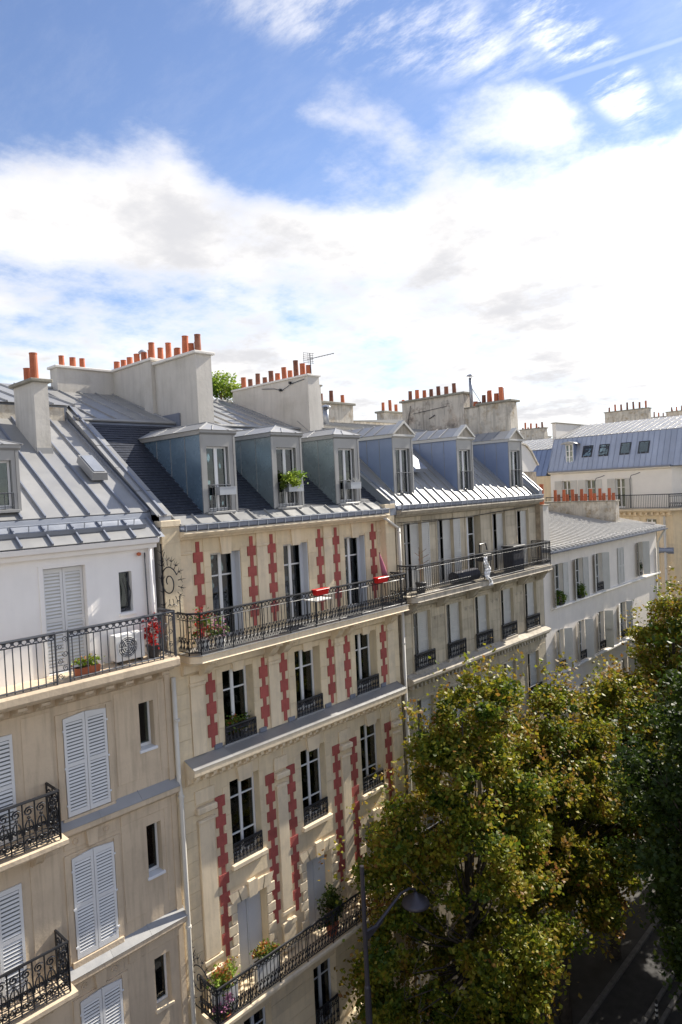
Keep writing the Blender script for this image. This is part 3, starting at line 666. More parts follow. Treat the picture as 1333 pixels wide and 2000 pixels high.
# shutters
for (x0, x1, z0, z1) in ((6.39, 7.40, -7.01, -4.80), (6.40, 7.40, -10.26, -7.97), (6.40, 7.40, -13.5, -11.26)):
    xm = (x0 + x1) / 2
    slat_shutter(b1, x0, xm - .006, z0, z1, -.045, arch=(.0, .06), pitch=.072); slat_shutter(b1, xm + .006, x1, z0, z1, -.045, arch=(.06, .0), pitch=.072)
    build('sill', MB().box(x0 - .12, x1 + .12, -.07, -.001, z0 - .17, z0 - .02), 'stone_beige', b1, bev=.01)
    build('surround', MB().box(x0 - .16, x0 - .02, -.03, -.001, z0 - .02, z1 + .12).box(x1 + .02, x1 + .16, -.03, -.001, z0 - .02, z1 + .12).box(x0 - .02, x1 + .02, -.03, -.001, z1 + .075, z1 + .12), 'stone_beige', b1)
    hb = MB()
    for zz_ in (.12, .5, .88):
        for xx in (x0, x1): hb.box(xx - .03, xx + .03, -.062, -.046, z0 + (z1 - z0) * zz_ - .02, z0 + (z1 - z0) * zz_ + .02)
    build('hinge', hb, 'white_paint', b1)
for (x1, z0, z1) in ((5.30, -7.05, -4.80), (5.30, -10.3, -8.0)):
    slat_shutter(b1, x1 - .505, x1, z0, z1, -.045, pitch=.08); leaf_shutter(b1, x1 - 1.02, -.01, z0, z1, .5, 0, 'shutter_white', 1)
# wall panels, pilaster strips and ornaments
for (zt, zb) in ((-4.55, -6.75), (-7.7, -10.05)):
    for (xa, xb) in ((5.50, 6.14), (7.62, 8.16), (8.78, 9.0)):
        build('wall_panel', MB().box(xa, xb, -.014, .002, zb, zt), 'stone_beige', b1, bev=.006)
for zt in (-7.45, -10.78):
    build('frieze_panel', MB().box(7.62, 9.0, -.028, .002, zt - .26, zt), 'stone_beige', b1, bev=.012)
    build('frieze_panel', MB().box(6.25, 7.5, -.02, .002, zt - .30, zt + .04), 'stone_beige', b1, bev=.012)
    build('keystone', MB().prism([(6.80, zt - .34), (6.98, zt - .34), (7.02, zt), (6.76, zt)], 'y', -.09, -.02), 'stone_beige', b1, bev=.015)
    for xs_ in (6.52, 7.25): build('rosette', MB().tube([(xs_ + .06 * math.cos(a), -.03, zt - .15 + .06 * math.sin(a)) for a in [i * .7 for i in range(10)]], .016, 5), 'stone_beige', b1)
for zf, yb in ((-7.24, -.2), (-10.57, -.2)):
    ledge(b1, 6.02 if zf > -8 else 6.15, 9.16, [(0, zf + .2), (yb, zf + .02), (yb, zf - .1), (yb + .06, zf - .16), (0, zf - .24)], 'stone_beige', ((yb, zf + .02), (0, zf + .2)))
build('corner_strip', MB().box(8.98, 9.13, -.04, .002, -14, -4.35), 'stone_beige', b1)
# balcony of the attic storey
bal = build('balcony', MB().prism([(-.74, -4.07), (-.78, -4.02), (-.78, -3.88), (-.74, -3.83), (.1, -3.80), (.1, -4.07)], 'x', 1.0, 9.0), 'stone_beige', b1)
build('cornice', MB().prism([(0, -4.07), (-.62, -4.071), (-.55, -4.16), (-.12, -4.18), (-.1, -4.42), (0, -4.48)], 'x', 1.0, 8.95), 'stone_beige', b1)
rowof(b1, 'bracket', modillion(-.1, -.56, -4.17, -4.42, .20), [8.72 - .48 * i for i in range(10)], 'stone_beige', bev=.012)
railing(bal, [(1.0, -.70), (6.05, -.70)], -3.83, 1.10, 'bars', 'iron_grey', .16); railing(bal, [(6.33, -.70), (8.60, -.70)], -3.83, 1.10, 'bars', 'iron_grey', .16)
for xa, xb in ((6.05, 6.33), (8.60, 8.93)):
    pb = MB()
    for k in range(6): pb.tube([(p[0], -.70, p[1]) for p in scroll((xa + xb) / 2 + (.06 if k % 2 else -.06), -3.66 + k * .155, .07, 1.4, k, 1 if k % 2 else -1)], .009, 4)
    pb.tube([(xa, -.7, -3.83), (xa, -.7, -2.73)], .016, 5).tube([(xb, -.7, -3.83), (xb, -.7, -2.73)], .016, 5).tube([(xa, -.7, -2.73), (xb, -.7, -2.73)], .02, 6)
    build('scroll_panel', pb, 'iron_grey', bal, recalc=False)
railing(bal, [(8.95, -.70), (8.95, -.02)], -3.83, 1.10, 'bars', 'iron_grey', .17)
# small balconies on the left
for zt, zb in ((-6.08, -7.12), (-9.36, -10.44)):
    sb = build('balcony', MB().prism([(-.68, zb - .16), (-.72, zb - .11), (-.72, zb - .02), (0, zb + .01), (0, zb - .16)], 'x', 3.9, 6.08), 'stone_beige', b1)
    railing(sb, [(3.95, -.62), (5.95, -.62), (5.95, -.03)], zb, zt - zb, 'belly', 'iron', .25)
    rowof(sb, 'bracket', modillion(-.001, -.5, zb - .165, zb - .62, .2), [5.62, 4.3], 'stone_beige', bev=.015)
# attic wall
ah = [(6.19, 7.15, -3.78, -1.43), (7.98, 8.31, -2.68, -1.71)]
wall(b1, 1.0, 8.95, -3.82, -1.0, .06, ah, 'plaster_white', .16, name='attic_wall')
slat_shutter(b1, 6.20, 6.665, -3.76, -1.45, .17, mid=.5, pitch=.075, back='shutter_old'); slat_shutter(b1, 6.675, 7.14, -3.76, -1.45, .17, mid=.5, pitch=.075, back='shutter_old')
build('door_surround', MB().box(6.09, 6.188, .035, .059, -3.78, -1.36).box(7.152, 7.25, .035, .059, -3.78, -1.36).box(6.19, 7.15, .035, .059, -1.428, -1.36), 'plaster_white', b1)
window(b1, 7.99, 8.30, -2.66, -1.72, .18, cols=1, rows=(), fr=.035, fm='iron_grey')
build('sill', MB().box(7.94, 8.36, -.0, .16, -2.76, -2.69), 'plaster_white', b1, bev=.01)
build('cable', MB().tube([(8.12, .04, -1.78), (8.17, -.0, -1.95), (8.22, -.02, -2.2), (8.18, -.02, -2.5), (8.05, .0, -2.62)], .014, 5).tube([(8.05, .04, -1.85), (8.09, -.0, -2.1), (8.12, -.02, -2.4), (8.06, 0, -2.6)], .012, 5), 'iron', b1)
build('wall_lamp', MB().lathe((8.50, -.01, -1.32), [(.0, -.05), (.05, -.03), (.055, .03), (0, .05)], 10), 'terracotta', b1)
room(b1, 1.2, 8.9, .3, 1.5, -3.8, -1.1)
build('fascia', MB().prism([(.06, -1.20), (-.08, -1.19), (-.10, -1.10), (-.22, -1.06), (-.25, -.95), (.06, -.90)], 'x', 1.0, 8.95), 'plaster_white', b1)
pipe(b1, [(8.78, -.04, -1.2), (8.78, -.06, -3.8)], .05, 'plaster_white'); pipe(b1, [(8.66, -.0, -1.3), (8.66, -.02, -3.8)], .018, 'iron_grey')
# roof
r1 = build('roof', MB().prism([(-.22, -.94), (.36, -.52), (.4, -.35), (4.72, 2.42), (4.72, 2.86), (9.0, 4.1), (11.0, 3.2), (11.0, -.94)], 'x', 1.0, 9.12), 'zinc_dark', b1)
zinc_slope(r1, 1.05, 8.95, ((-.24, -.925), (.34, -.505)), .635, seam_h=.06, seam_w=.05, seam_m='lead')
zinc_slope(r1, 1.3, 9.05, ((.42, -.325), (4.70, 2.42)), .52, seam_h=.06, seam_w=.05, seam_m='lead')
zinc_slope(r1, 1.0, 9.3, ((4.62, 2.86), (9.0, 4.115)), .62)
build('ridge_wall', MB().box(1.0, 9.0, 4.66, 4.715, 2.38, 2.80), 'plaster_old', b1)
gg = MB().tube([(1, .12, -.45), (8.55, .12, -.45)], .02, 6)
for i in range(18):
    xa = 8.5 - i * .42; gg.tube([(xa, .12, -.45), (xa, .15, -.66)], .014, 5)
build('gutter_rail', gg, 'galvanised', b1)
build('gutter', MB().prism([(.02, -.70), (-.02, -.60), (.0, -.60), (.05, -.67), (.26, -.52), (.30, -.48), (.34, -.50), (.30, -.56)], 'x', 1.0, 8.75), 'zinc_dark', b1)
s1 = lambda z: .42 + (z + .325) / .641
dormer(b1, 4.55, 6.02, .62, -.12, 1.22, s1, win=(4.7, 5.88, -.06, 1.0), cheek='zinc', curtain=('curtain', .0, .5), rail=.28)
c1 = stack(b1, 7.46, 7.84, 3.0, 4.3, 1.0, 3.20, 'plaster_chimney', 'cap_stone', ov=.10, ct=.09, pots=((7.63, 3.3, .72), (7.63, 3.72, .38)))
build('flashing', MB().box(7.44, 7.86, 2.96, 3.0, 1.30, 1.48), 'zinc', c1)
k1 = build('skylight', MB().hexa([(8.22, 1.62, .55), (8.66, 1.62, .55), (8.66, 2.42, 1.06), (8.22, 2.42, 1.06), (8.25, 1.56, .74), (8.63, 1.56, .74), (8.63, 2.36, 1.25), (8.25, 2.36, 1.25)]), 'zinc', b1)
build('pane', MB().hexa([(8.29, 1.60, .775), (8.59, 1.60, .775), (8.59, 2.30, 1.225), (8.29, 2.30, 1.225), (8.29, 1.595, .785), (8.59, 1.595, .785), (8.59, 2.295, 1.235), (8.29, 2.295, 1.235)]), 'zinc_dark', k1)
coping(b1, 9.13, 9.48, ((.02, -.62), (5.0, 2.72)), .16)
pipe(b1, [(9.20, -.10, -4.5), (9.20, -.10, -7.2), (9.20, -.16, -7.5), (9.20, -.16, G)], .06, 'pipe_cream', (-5.6, -7.55, -10.9))

# ================================================================== building with the red brick chains (middle)
b2 = thing('apartment_building', 'cream stone apartment building with red brick chains and three zinc dormers', 'building', (13.7, 4, G))
W5 = [(10.76, 11.77, -3.95, -1.545), (13.37, 14.38, -3.95, -1.545), (16.02, 17.03, -3.95, -1.545)]
W4 = [(10.75, 11.79, -6.70, -4.73), (13.38, 14.42, -6.70, -4.73), (16.03, 17.08, -6.70, -4.73)]
W3 = [(10.80, 11.82, -10.0, -7.75), (13.42, 14.44, -10.0, -7.75), (16.08, 17.12, -10.0, -7.75)]
W2 = [(10.82, 11.86, -13.38, -11.07), (13.42, 14.46, -13.38, -11.07), (16.08, 17.12, -13.38, -11.07)]
W1 = [(10.85, 11.80, -16.6, -14.45), (13.50, 14.45, -16.6, -14.45), (16.12, 17.08, -16.6, -14.45)]
wa5 = wall(b2, 9.15, 18.28, -3.98, -1.0, .25, W5, 'stone_cream', .36)
low = [(h[0], h[1], h[2], h[3], .36) for h in W4] + [(h[0], h[1], h[2], h[3], .30) for h in W3] + [(h[0], h[1], h[2], h[3], .34) for h in W2] + [(h[0], h[1], h[2], h[3], .3) for h in W1]
wa = wall(b2, 9.15, 18.28, G, -4.15, 0, low, 'stone_cream')
XS = (10.36, 12.17, 12.92, 14.88, 15.62, 17.43)
stripcut = lambda zt, zb, y: [(x - .17, x + .17, zb, zt) for x in XS]
n_a = ashlar(wa5, 9.72, 17.74, -3.96, -1.06, .25, W5 + stripcut(-1, -4, 0) + [(12.34, 12.75, -4, -1), (15.05, 15.45, -4, -1)], .415, 1.15, 'stone_cream', seed=2)
n_b = ashlar(wa, 9.16, 18.26, -16.6, -4.62, 0, low + [(x - .19, x + .19, -6.72, -4.6) for x in XS] + [(x - .2, x + .2, -12.5, -7.9) for x in XS] + [(12.36, 12.73, -13, -4), (15.07, 15.43, -13, -4), (9.70, 10.16, -13, -4), (17.63, 18.0, -13, -4)]
             + [(0, 30, -7.4, -6.72)] + [(h[0] - .32, h[1] + .32, -13.4, -10.7) for h in W2] + [(0, 30, -13.75, -13.3)], .40, 1.2, 'stone_cream', seed=4, limit=260)
shell(b2, 9.15, 18.28, 12.5, -.5, 'plaster_chimney')
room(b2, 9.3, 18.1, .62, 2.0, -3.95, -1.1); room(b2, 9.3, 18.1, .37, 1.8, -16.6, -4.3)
cur5 = [('curtain_dark', .3, 1), ('curtain_grey', .55, 1), ('curtain_teal', .45, .98)]; cur3 = [('curtain_teal', .3, 1), ('curtain', .45, 1), None]
for i, h in enumerate(W5):
    window(b2, h[0] + .01, h[1] - .01, h[2], h[3] - .01, .55, rows=(.74,), curtain=cur5[i])
    build('shutter', MB().box(h[1] - .035, h[1] - .004, .262, .54, h[2], h[3] - .02).box(h[1] - .16, h[1] - .035, .46, .49, h[2], h[3] - .02), 'shutter_grey', b2)
    build('keystone', MB().prism([(.0 + (h[0] + h[1]) / 2 - .15, h[3] - .04), ((h[0] + h[1]) / 2 + .15, h[3] - .04), ((h[0] + h[1]) / 2 + .2, -1.06), ((h[0] + h[1]) / 2 - .2, -1.06)], 'y', .19, .249), 'stone_trim', b2, bev=.01)
for i, h in enumerate(W4):
    window(b2, h[0] + .01, h[1] - .01, h[2] + .02, h[3] - .01, .29, rows=(.70,), fr=.07, mull=.10, curtain=[('curtain', .62, 1), ('curtain_grey', .0, .4), ('curtain_grey', .55, 1)][i])
    gr = railing(b2, [(h[0] - .0, -.04), (h[1] + .0, -.04)], h[2] - .01, .47, 'guard', 'iron', .12, 'window_guard')
    build('sill', MB().box(h[0] - .07, h[1] + .07, -.07, .28, h[2] - .05, h[2] + .005), 'zinc', b2, bev=.01)
    build('keystone', MB().prism([((h[0] + h[1]) / 2 - .16, h[3] - .05), ((h[0] + h[1]) / 2 + .16, h[3] - .05), ((h[0] + h[1]) / 2 + .2, -4.42), ((h[0] + h[1]) / 2 - .2, -4.42)], 'y', -.06, -.001), 'stone_trim', b2, bev=.01)
for i, h in enumerate(W3):
    window(b2, h[0] + .01, h[1] - .01, h[2] + .02, h[3] - .01, .23, rows=(.26, .76), fr=.06, mull=.08, curtain=cur3[i])
    railing(b2, [(h[0] + .02, -.03), (h[1] - .02, -.03)], h[2] + .02, .50, 'guard', 'iron', .12, 'window_guard')
    build('sill', MB().box(h[0] - .10, h[1] + .10, -.14, .22, h[2] - .13, h[2] + .003), 'stone_trim', b2, bev=.015)
    build('keystone', MB().prism([((h[0] + h[1]) / 2 - .2, h[3] - .05), ((h[0] + h[1]) / 2 + .2, h[3] - .05), ((h[0] + h[1]) / 2 + .26, -7.42), ((h[0] + h[1]) / 2 - .26, -7.42)], 'y', -.08, -.001), 'stone_trim', b2, bev=.02)
for i, h in enumerate(W2):
    xm = (h[0] + h[1]) / 2
    for a, c in ((h[0] + .01, xm - .008), (xm + .008, h[1] - .01)): build('shutter', MB().box(a, c, .26, .285, h[2], h[3] - .01).box(a + .05, c - .05, .252, .26, h[2] + .1, h[3] - .1), 'shutter_grey', b2)
    for s, xe in ((-1, h[0]), (1, h[1])):
        for k in range(8):
            wd = .30 if k % 2 else .19; za = -13.36 + k * .29; build('quoin', MB().box(*sorted((xe, xe + s * wd)), -.055, -.001, za + .006, za + .284), 'stone_trim', b2, bev=.018)
    for k in range(5):
        f = (k - 2) / 2.0; ca = xm + f * .52
        build('voussoir', MB().prism([(ca - .125, h[3] + .0), (ca + .125, h[3] + .0), (ca + .145 + f * .1, h[3] + (.40 if k == 2 else .30)), (ca - .145 + f * .1, h[3] + (.40 if k == 2 else .30))], 'y', -.12 if k == 2 else -.06, -.001), 'stone_trim', b2, bev=.02)
for h in W1:
    window(b2, h[0] + .01, h[1] - .01, h[2] + .02, h[3] - .01, .24, rows=(.75,), fm='shutter_grey'); railing(b2, [(h[0], -.05), (h[1], -.05)], h[2] + .02, .85, 'guard', 'iron', .14, 'window_guard')
for xc in (12.6, 15.3):
    ar = build('arch_moulding', MB().tube([(xc + .9 * math.cos(a), -.06, -17.6 + .9 * math.sin(a)) for a in [math.pi * i / 14 for i in range(15)]], .12, 6), 'stone_cream', b2)
# brick chains
SQ5 = [(-1.47, -1.74), (-2.05, -2.33), (-2.62, -2.90), (-3.2, -3.48)]; SQ4 = [(-4.88, -5.21), (-5.45, -5.78), (-6.02, -6.36)]; SQ3 = [(-8.0 - .53 * k, -8.30 - .53 * k) for k in range(8)]
for x in XS: strip(b2, x, -1.19, -3.75, SQ5, .25)
for x in XS: strip(b2, x, -4.64, -6.65, SQ4, 0)
for i, x in enumerate((10.46, 12.2, 13.0, 14.92, 15.72, 17.46)): strip(b2, x, -8.0, -12.36, SQ3, 0, .16, .062)
# pilasters
for xa, xb in ((9.72, 10.14), (12.35, 12.74), (15.06, 15.44), (17.64, 17.98)):
    build('pilaster', MB().box(xa, xb, .21, .249, -3.96, -1.06), 'stone_trim', b2); build('capital', MB().box(xa - .03, xb + .03, .17, .249, -1.50, -1.42), 'stone_trim', b2, bev=.015)
    build('pilaster', MB().box(xa, xb, -.045, -.001, -6.70, -4.6), 'stone_trim', b2); build('capital', MB().box(xa - .04, xb + .04, -.10, -.001, -4.90, -4.80), 'stone_trim', b2, bev=.02)
for xa, xb in ((9.74, 10.22), (12.42, 12.80), (15.12, 15.50), (17.68, 18.02)):
    build('pilaster', MB().box(xa, xb, -.07, -.001, -12.1, -8.4), 'stone_trim', b2, bev=.01); build('capital', MB().box(xa - .07, xb + .07, -.17, -.001, -8.22, -8.05), 'stone_trim', b2, bev=.03); build('capital', MB().box(xa - .03, xb + .03, -.11, -.001, -8.48, -8.41), 'stone_trim', b2, bev=.012)
    build('entablature', MB().box(xa - .06, xb + .06, -.06, -.001, -7.98, -7.62), 'stone_trim', b2, bev=.012)
    build('pedestal', MB().box(xa - .05, xb + .05, -.10, -.001, -12.22, -12.12).box(xa - .04, xb + .04, -.09, -.001, -13.3, -12.55).box(xa - .06, xb + .06, -.12, -.001, -12.55, -12.43), 'stone_trim', b2)
for xa, xb, tag_ in ((9.14, 9.66, 0), (17.80, 18.29, 1)):
    pr = build('corner_pier', MB().box(xa, xb, -.03, .249, -3.97, -.62), 'stone_trim', b2); build('pier_cap', MB().box(xa - .03, xb + .03, -.07, .25, -.72, -.56), 'stone_trim', b2, bev=.01)
    for k in range(8): build('stone', MB().box(xa + .003, xb - .003, -.042, -.029, -3.95 + k * .40, -3.557 + k * .40), 'stone_cream', pr, recalc=False)
    build('band_course', MB().box(xa, xb, -.05, -.001, -12.9, -12.75), 'stone_trim', b2)
# ledges and balconies
ledge(b2, 9.66, 17.8, [(.25, -.87), (-.24, -.88), (-.26, -.93), (-.18, -1.01), (.0, -1.03), (.02, -1.09), (.25, -1.12)])
gutter(b2, 9.68, 17.78, -.22, -.71, -.865)
ledge(b2, 9.44, 18.06, [(0, -6.73), (-.45, -6.895), (-.45, -7.05), (-.38, -7.07), (-.34, -7.13), (-.12, -7.17), (-.12, -7.32), (-.05, -7.36), (0, -7.42)], top=((-.45, -6.895), (0, -6.735)))
rowof(b2, 'bracket', modillion(-.12, -.32, -7.14, -7.32, .10), [9.62 + .265 * i for i in range(32)], 'stone_trim')
for h in W4:
    for xs_ in (h[0] - .25, h[1] + .25): build('flashing', MB().box(xs_ - .12, xs_ + .12, -.05, -.001, -6.72, -6.6), 'lead', b2)
bb = build('balcony', MB().prism([(9.44, .24), (9.44, -.52), (9.66, -.75), (17.98, -.75), (17.98, .24)], 'z', -4.15, -3.98), 'stone_trim', b2, bev=.02)
build('zinc_cover', MB().prism([(9.43, .24), (9.43, -.53), (9.655, -.765), (17.99, -.765), (17.99, .24)], 'z', -3.978, -3.962), 'zinc', bb)
build('cornice', MB().prism([(0, -4.152), (-.58, -4.154), (-.52, -4.24), (-.14, -4.28), (-.12, -4.5), (0, -4.58)], 'x', 9.5, 17.95), 'stone_trim', b2)
rowof(b2, 'console', modillion(-.1, -.60, -4.2, -4.62, .26), [10.1, 12.3, 12.82, 14.98, 15.5, 17.6], 'stone_trim', bev=.02)
railing(bb, [(9.46, .2), (9.46, -.48), (9.68, -.69), (17.94, -.69), (17.94, .2)], -3.962, 1.05, 'scroll', 'iron', .125, thick=1.25)
lb = build('balcony', MB().prism([(-.78, -13.55), (-.82, -13.5), (-.82, -13.42), (-.78, -13.39), (0, -13.38), (0, -13.55)], 'x', 9.5, 18.0), 'stone_trim', b2)
build('cornice', MB().prism([(0, -13.552), (-.6, -13.554), (-.5, -13.64), (-.1, -13.68), (0, -13.9)], 'x', 9.55, 17.95), 'stone_trim', b2)
rowof(b2, 'console', modillion(-.08, -.6, -13.62, -14.1, .24), [10.3, 12.6, 15.3, 17.6], 'stone_trim', bev=.02)
railing(lb, [(9.54, -.02), (9.54, -.75), (17.96, -.75), (17.96, -.02)], -13.39, .95, 'scroll', 'iron', .13)
# roof: slate mansard, zinc above
PR2 = ((.35, -.5), (4.3, 2.42))
r2 = build('roof', MB().prism([(-.02, -.86), (-.02, -.74), (.34, -.53), (4.3, 2.40), (8.6, 3.98), (12.5, 2.2), (12.5, -.86)], 'x', 9.30, 18.22), 'zinc_dark', b2)
DX2 = ((10.74, 11.86), (13.24, 14.42), (15.90, 17.06))
slates(r2, 9.5, 18.05, ((.37, -.50), (4.2, 2.33)), cuts=[(a, b, 3.4) for a, b in DX2])
zinc_slope(r2, 9.68, 17.8, ((-.05, -.735), (.36, -.497)), .62, seam_h=.05)
zinc_slope(r2, 9.2, 18.3, ((4.22, 2.40), (8.62, 4.0)), .66, seam_h=.05)
build('break_roll', MB().tube([(9.3, 4.24, 2.44), (18.2, 4.24, 2.44)], .05, 6), 'zinc', b2)
build('ridge', MB().tube([(9.2, 8.62, 4.03), (18.2, 8.62, 4.03)], .06, 6), 'zinc', b2)
s2 = lambda z: .35 + (z + .5) / .739
for i, (a, b) in enumerate(DX2):
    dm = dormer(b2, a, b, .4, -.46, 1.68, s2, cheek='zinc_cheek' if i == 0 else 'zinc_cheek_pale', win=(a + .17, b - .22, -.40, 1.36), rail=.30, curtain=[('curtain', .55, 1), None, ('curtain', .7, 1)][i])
coping(b2, 18.08, 18.40, ((-.05, -.66), (4.4, 2.55)), .20)
pots = [(12.84, y, h) for y, h in zip((3.25, 3.62, 3.95, 4.45, 4.95, 5.45, 6.0, 6.5, 7.0, 7.5, 7.95), (.58, .36, .66, .34, .62, .38, .62, .36, .4, .36, .34))]
stack(b2, 12.55, 13.14, 3.0, 5.4, 1.0, 4.50, pots=pots[:5] + [(12.98, 3.48, .40), (12.7, 4.2, .3)], ct=.09, sooty=.15)
stack(b2, 12.42, 13.10, 5.405, 5.95, 1.8, 4.66, pots=pots[5:6], ct=.09, ov=.06)
stack(b2, 12.55, 13.10, 5.955, 8.75, 1.8, 4.70, pots=pots[6:] + [(12.95, 6.25, .42), (12.84, 8.45, .36)], ct=.09, ov=.08, sooty=.15)
stack(b2, 10.45, 12.549, 8.205, 8.74, 2.5, 4.68, pots=((10.75, 8.45, .38), (11.15, 8.45, .36), (11.5, 8.45, .36)), ct=.09, ov=.08)
build('flashing', MB().box(12.49, 12.54, 4.0, 8.2, 2.0, 2.75), 'lead', b2)
bl2 = stack(b2, 18.12, 18.72, 3.75, 8.4, 1.5, 4.40, 'plaster_chimney', 'plaster_pale', ov=.06, ct=.08, taper=.10, sooty=.35,
      pots=[(18.42, y, h) for y, h in zip((3.98, 4.32, 4.7, 5.05, 5.4, 5.8, 6.2, 6.6, 7.05, 7.55, 8.0), (.38, .5, .68, .34, .52, .34, .5, .3, .52, .36, .5))])
stack(b2, 18.73, 19.25, 4.2, 5.4, 1.5, 4.14, 'plaster_chimney', 'cap_stone', ov=.06, ct=.07)
for (xa, ya, za) in ((18.01, 5.2, 4.0), (18.0, 4.6, 4.2)): build('cable_clip', MB().box(xa - .03, xa + .06, ya, ya + .08, za, za + .1), 'iron', bl2)
build('cable', MB().tube([(18.08, 3.9, 4.30), (18.06, 4.6, 4.22), (18.05, 5.2, 4.02), (18.05, 5.6, 4.15), (18.06, 6.4, 4.25)], .012, 4), 'iron', bl2)
pipe(b2, [(17.6, -.12, -1.0), (17.75, -.16, -1.08), (18.2, -.12, -1.32), (18.42, -.1, -1.42)], .05); pipe(b2, [(18.43, -.1, -1.40), (18.43, -.1, -3.9)], .06, collars=(-1.6, -2.6)); pipe(b2, [(18.43, -.1, -4.2), (18.43, -.1, G)], .055, collars=(-5.5, -9.0))

# ================================================================== weathered building (third)
b3 = thing('apartment_building', 'weathered grey stone apartment building with blue-grey gabled dormers and stained chimneys', 'building', (23.6, 4, G))
C3 = (19.62, 21.66, 23.64, 25.62, 27.68)
V5 = [(c - .52, c + .52, -3.80, -1.31) for c in C3]; V4 = [(c - .5, c + .5, -6.60, -4.56) for c in C3]; V3 = [(c - .5, c + .5, -9.75, -7.70) for c in C3]; V2 = [(c - .5, c + .5, -13.0, -10.85) for c in C3]
wb5 = wall(b3, 18.42, 28.95, -3.9, -.95, .25, V5, 'stone_grey', .34)
wb = wall(b3, 18.42, 28.95, G, -3.85, 0, V4 + V3 + V2, 'stone_grey', .34, ends=0)
pil = [(c + .56, c + 1.42) for c in C3[:4]]
ashlar(wb5, 18.60, 28.90, -3.78, -1.0, .25, [(h[0] - .02, h[1] + .02, h[2], h[3] + .02) for h in V5], .46, 1.0, 'stone_grey', seed=6, limit=90)
ashlar(wb, 18.60, 28.93, -13.2, -4.4, 0, [(h[0] - .08, h[1] + .08, h[2] - .1, h[3] + .02) for h in V4 + V3 + V2] + [(0, 40, -7.3, -6.8)], .44, 1.1, 'stone_grey', seed=7, limit=190)
shell(b3, 18.42, 28.95, 11.5, -.4, 'rubble')
room(b3, 18.6, 28.8, .6, 2.0, -3.8, -1.0); room(b3, 18.6, 28.8, .36, 1.8, -13.2, -4.2)
for k, (V, y, zr) in enumerate(((V5, .25, (.35, .7)), (V4, 0, (.72,)), (V3, 0, (.3, .7)), (V2, 0, (.7,)))):
    for i, h in enumerate(V):
        window(b3, h[0] + .01, h[1] - .01, h[2] + .02, h[3] - .01, y + .27, rows=zr, curtain=('curtain', .1, .9) if (i * 3 + k) % 4 == 1 else None, fr=.05)
        half = .46 if (k == 0 and i == 2) else .62 if k else .50
        if not (k == 0 and i == 2): leaf_shutter(b3, h[1] - .01, y + .14, h[2] + .02, h[3] - .02, (h[1] - h[0]) * half, 2, 'shutter_old', -1)
        if k == 0 and i < 2: leaf_shutter(b3, h[1] + .02, y, h[2] + .02, h[3] - .02, .42, 4, 'shutter_old', 1)
        if k:
            railing(b3, [(h[0] - .08, -.10), (h[1] + .12, -.10)], h[2] - .0, .58, 'guard', 'iron', .12, 'window_guard')
            build('sill', MB().box(h[0] - .12, h[1] + .12, -.16, .26, h[2] - .12, h[2] + .01), 'stone_grey_trim', b3, bev=.015)
            build('surround', MB().box(h[0] - .1, h[0] - .005, -.04, -.001, h[2], h[3] + .1).box(h[1] + .005, h[1] + .1, -.04, -.001, h[2], h[3] + .1).box(h[0] - .005, h[1] + .005, -.04, -.001, h[3] + .012, h[3] + .1), 'stone_grey', b3)
        else: build('surround', MB().box(h[0] - .09, h[0] - .005, .21, .249, h[2], h[3] + .06).box(h[1] + .005, h[1] + .09, .21, .249, h[2], h[3] + .06), 'stone_grey', b3)
for V, dz in ((V4, .34),):
    for i in range(4):
        xa, xb = V[i][1] + .22, V[i + 1][0] - .22
        for xx in (xa + .1, xb - .1): build('rosette', MB().tube([(xx + .05 * math.cos(a), -.02, -4.9 + .05 * math.sin(a)) for a in [q * .8 for q in range(9)]], .02, 5), 'stone_grey_trim', b3)
for xc in (20.64, 22.65, 24.63, 26.65):
    for y, zt, zb in ((.25, -1.1, -3.7), (0, -4.4, -6.5)): build('groove', MB().box(xc - .42, xc - .40, y - .03, y - .001, zb, zt).box(xc + .40, xc + .42, y - .03, y - .001, zb, zt), 'stone_grey_trim', b3)
ledge(b3, 18.45, 28.9, [(.25, -.80), (-.22, -.81), (-.25, -.86), (-.15, -.98), (.0, -1.0), (.02, -1.05), (.25, -1.1)], 'stone_grey_trim')
gutter(b3, 18.5, 28.85, -.2, -.64, -.795, .36)
ledge(b3, 18.5, 28.75, [(0, -6.66), (-.36, -6.74), (-.42, -6.78), (-.42, -6.87), (-.34, -6.92), (-.3, -6.98), (-.1, -7.02), (-.1, -7.16), (0, -7.22)], 'stone_grey_trim')
rowof(b3, 'bracket', lambda x: MB().box(x - .05, x + .05, -.28, -.1, -7.14, -6.985), [18.65 + .24 * i for i in range(42)], 'stone_grey_trim')
cb = build('balcony', MB().prism([(18.34, .24), (18.34, -.60), (18.5, -.76), (28.40, -.76), (28.40, .24)], 'z', -3.99, -3.80), 'stone_grey_trim', b3, bev=.02)
build('cornice', MB().prism([(0, -3.992), (-.6, -3.994), (-.5, -4.08), (-.12, -4.12), (-.1, -4.3), (0, -4.38)], 'x', 18.45, 28.45), 'stone_grey_trim', b3)
rowof(b3, 'console', modillion(-.08, -.62, -4.05, -4.5, .26), [18.75, 20.64, 22.65, 24.63, 26.65, 28.3], 'stone_grey_trim', bev=.02)
railing(cb, [(18.36, .2), (18.36, -.58), (18.52, -.70), (28.36, -.70), (28.36, .2)], -3.80, 1.07, 'lyre', 'iron', .125, thick=1.0)
r3 = build('roof', MB().prism([(0, -.79), (0, -.66), (.3, -.5), (3.45, 2.30), (9.3, 3.40), (11.5, 2.6), (11.5, -.79)], 'x', 18.42, 28.93), 'zinc_dark', b3)
zinc_slope(r3, 18.42, 28.7, ((.06, -.64), (3.40, 2.27)), .52, 'zinc', seam_h=.06)
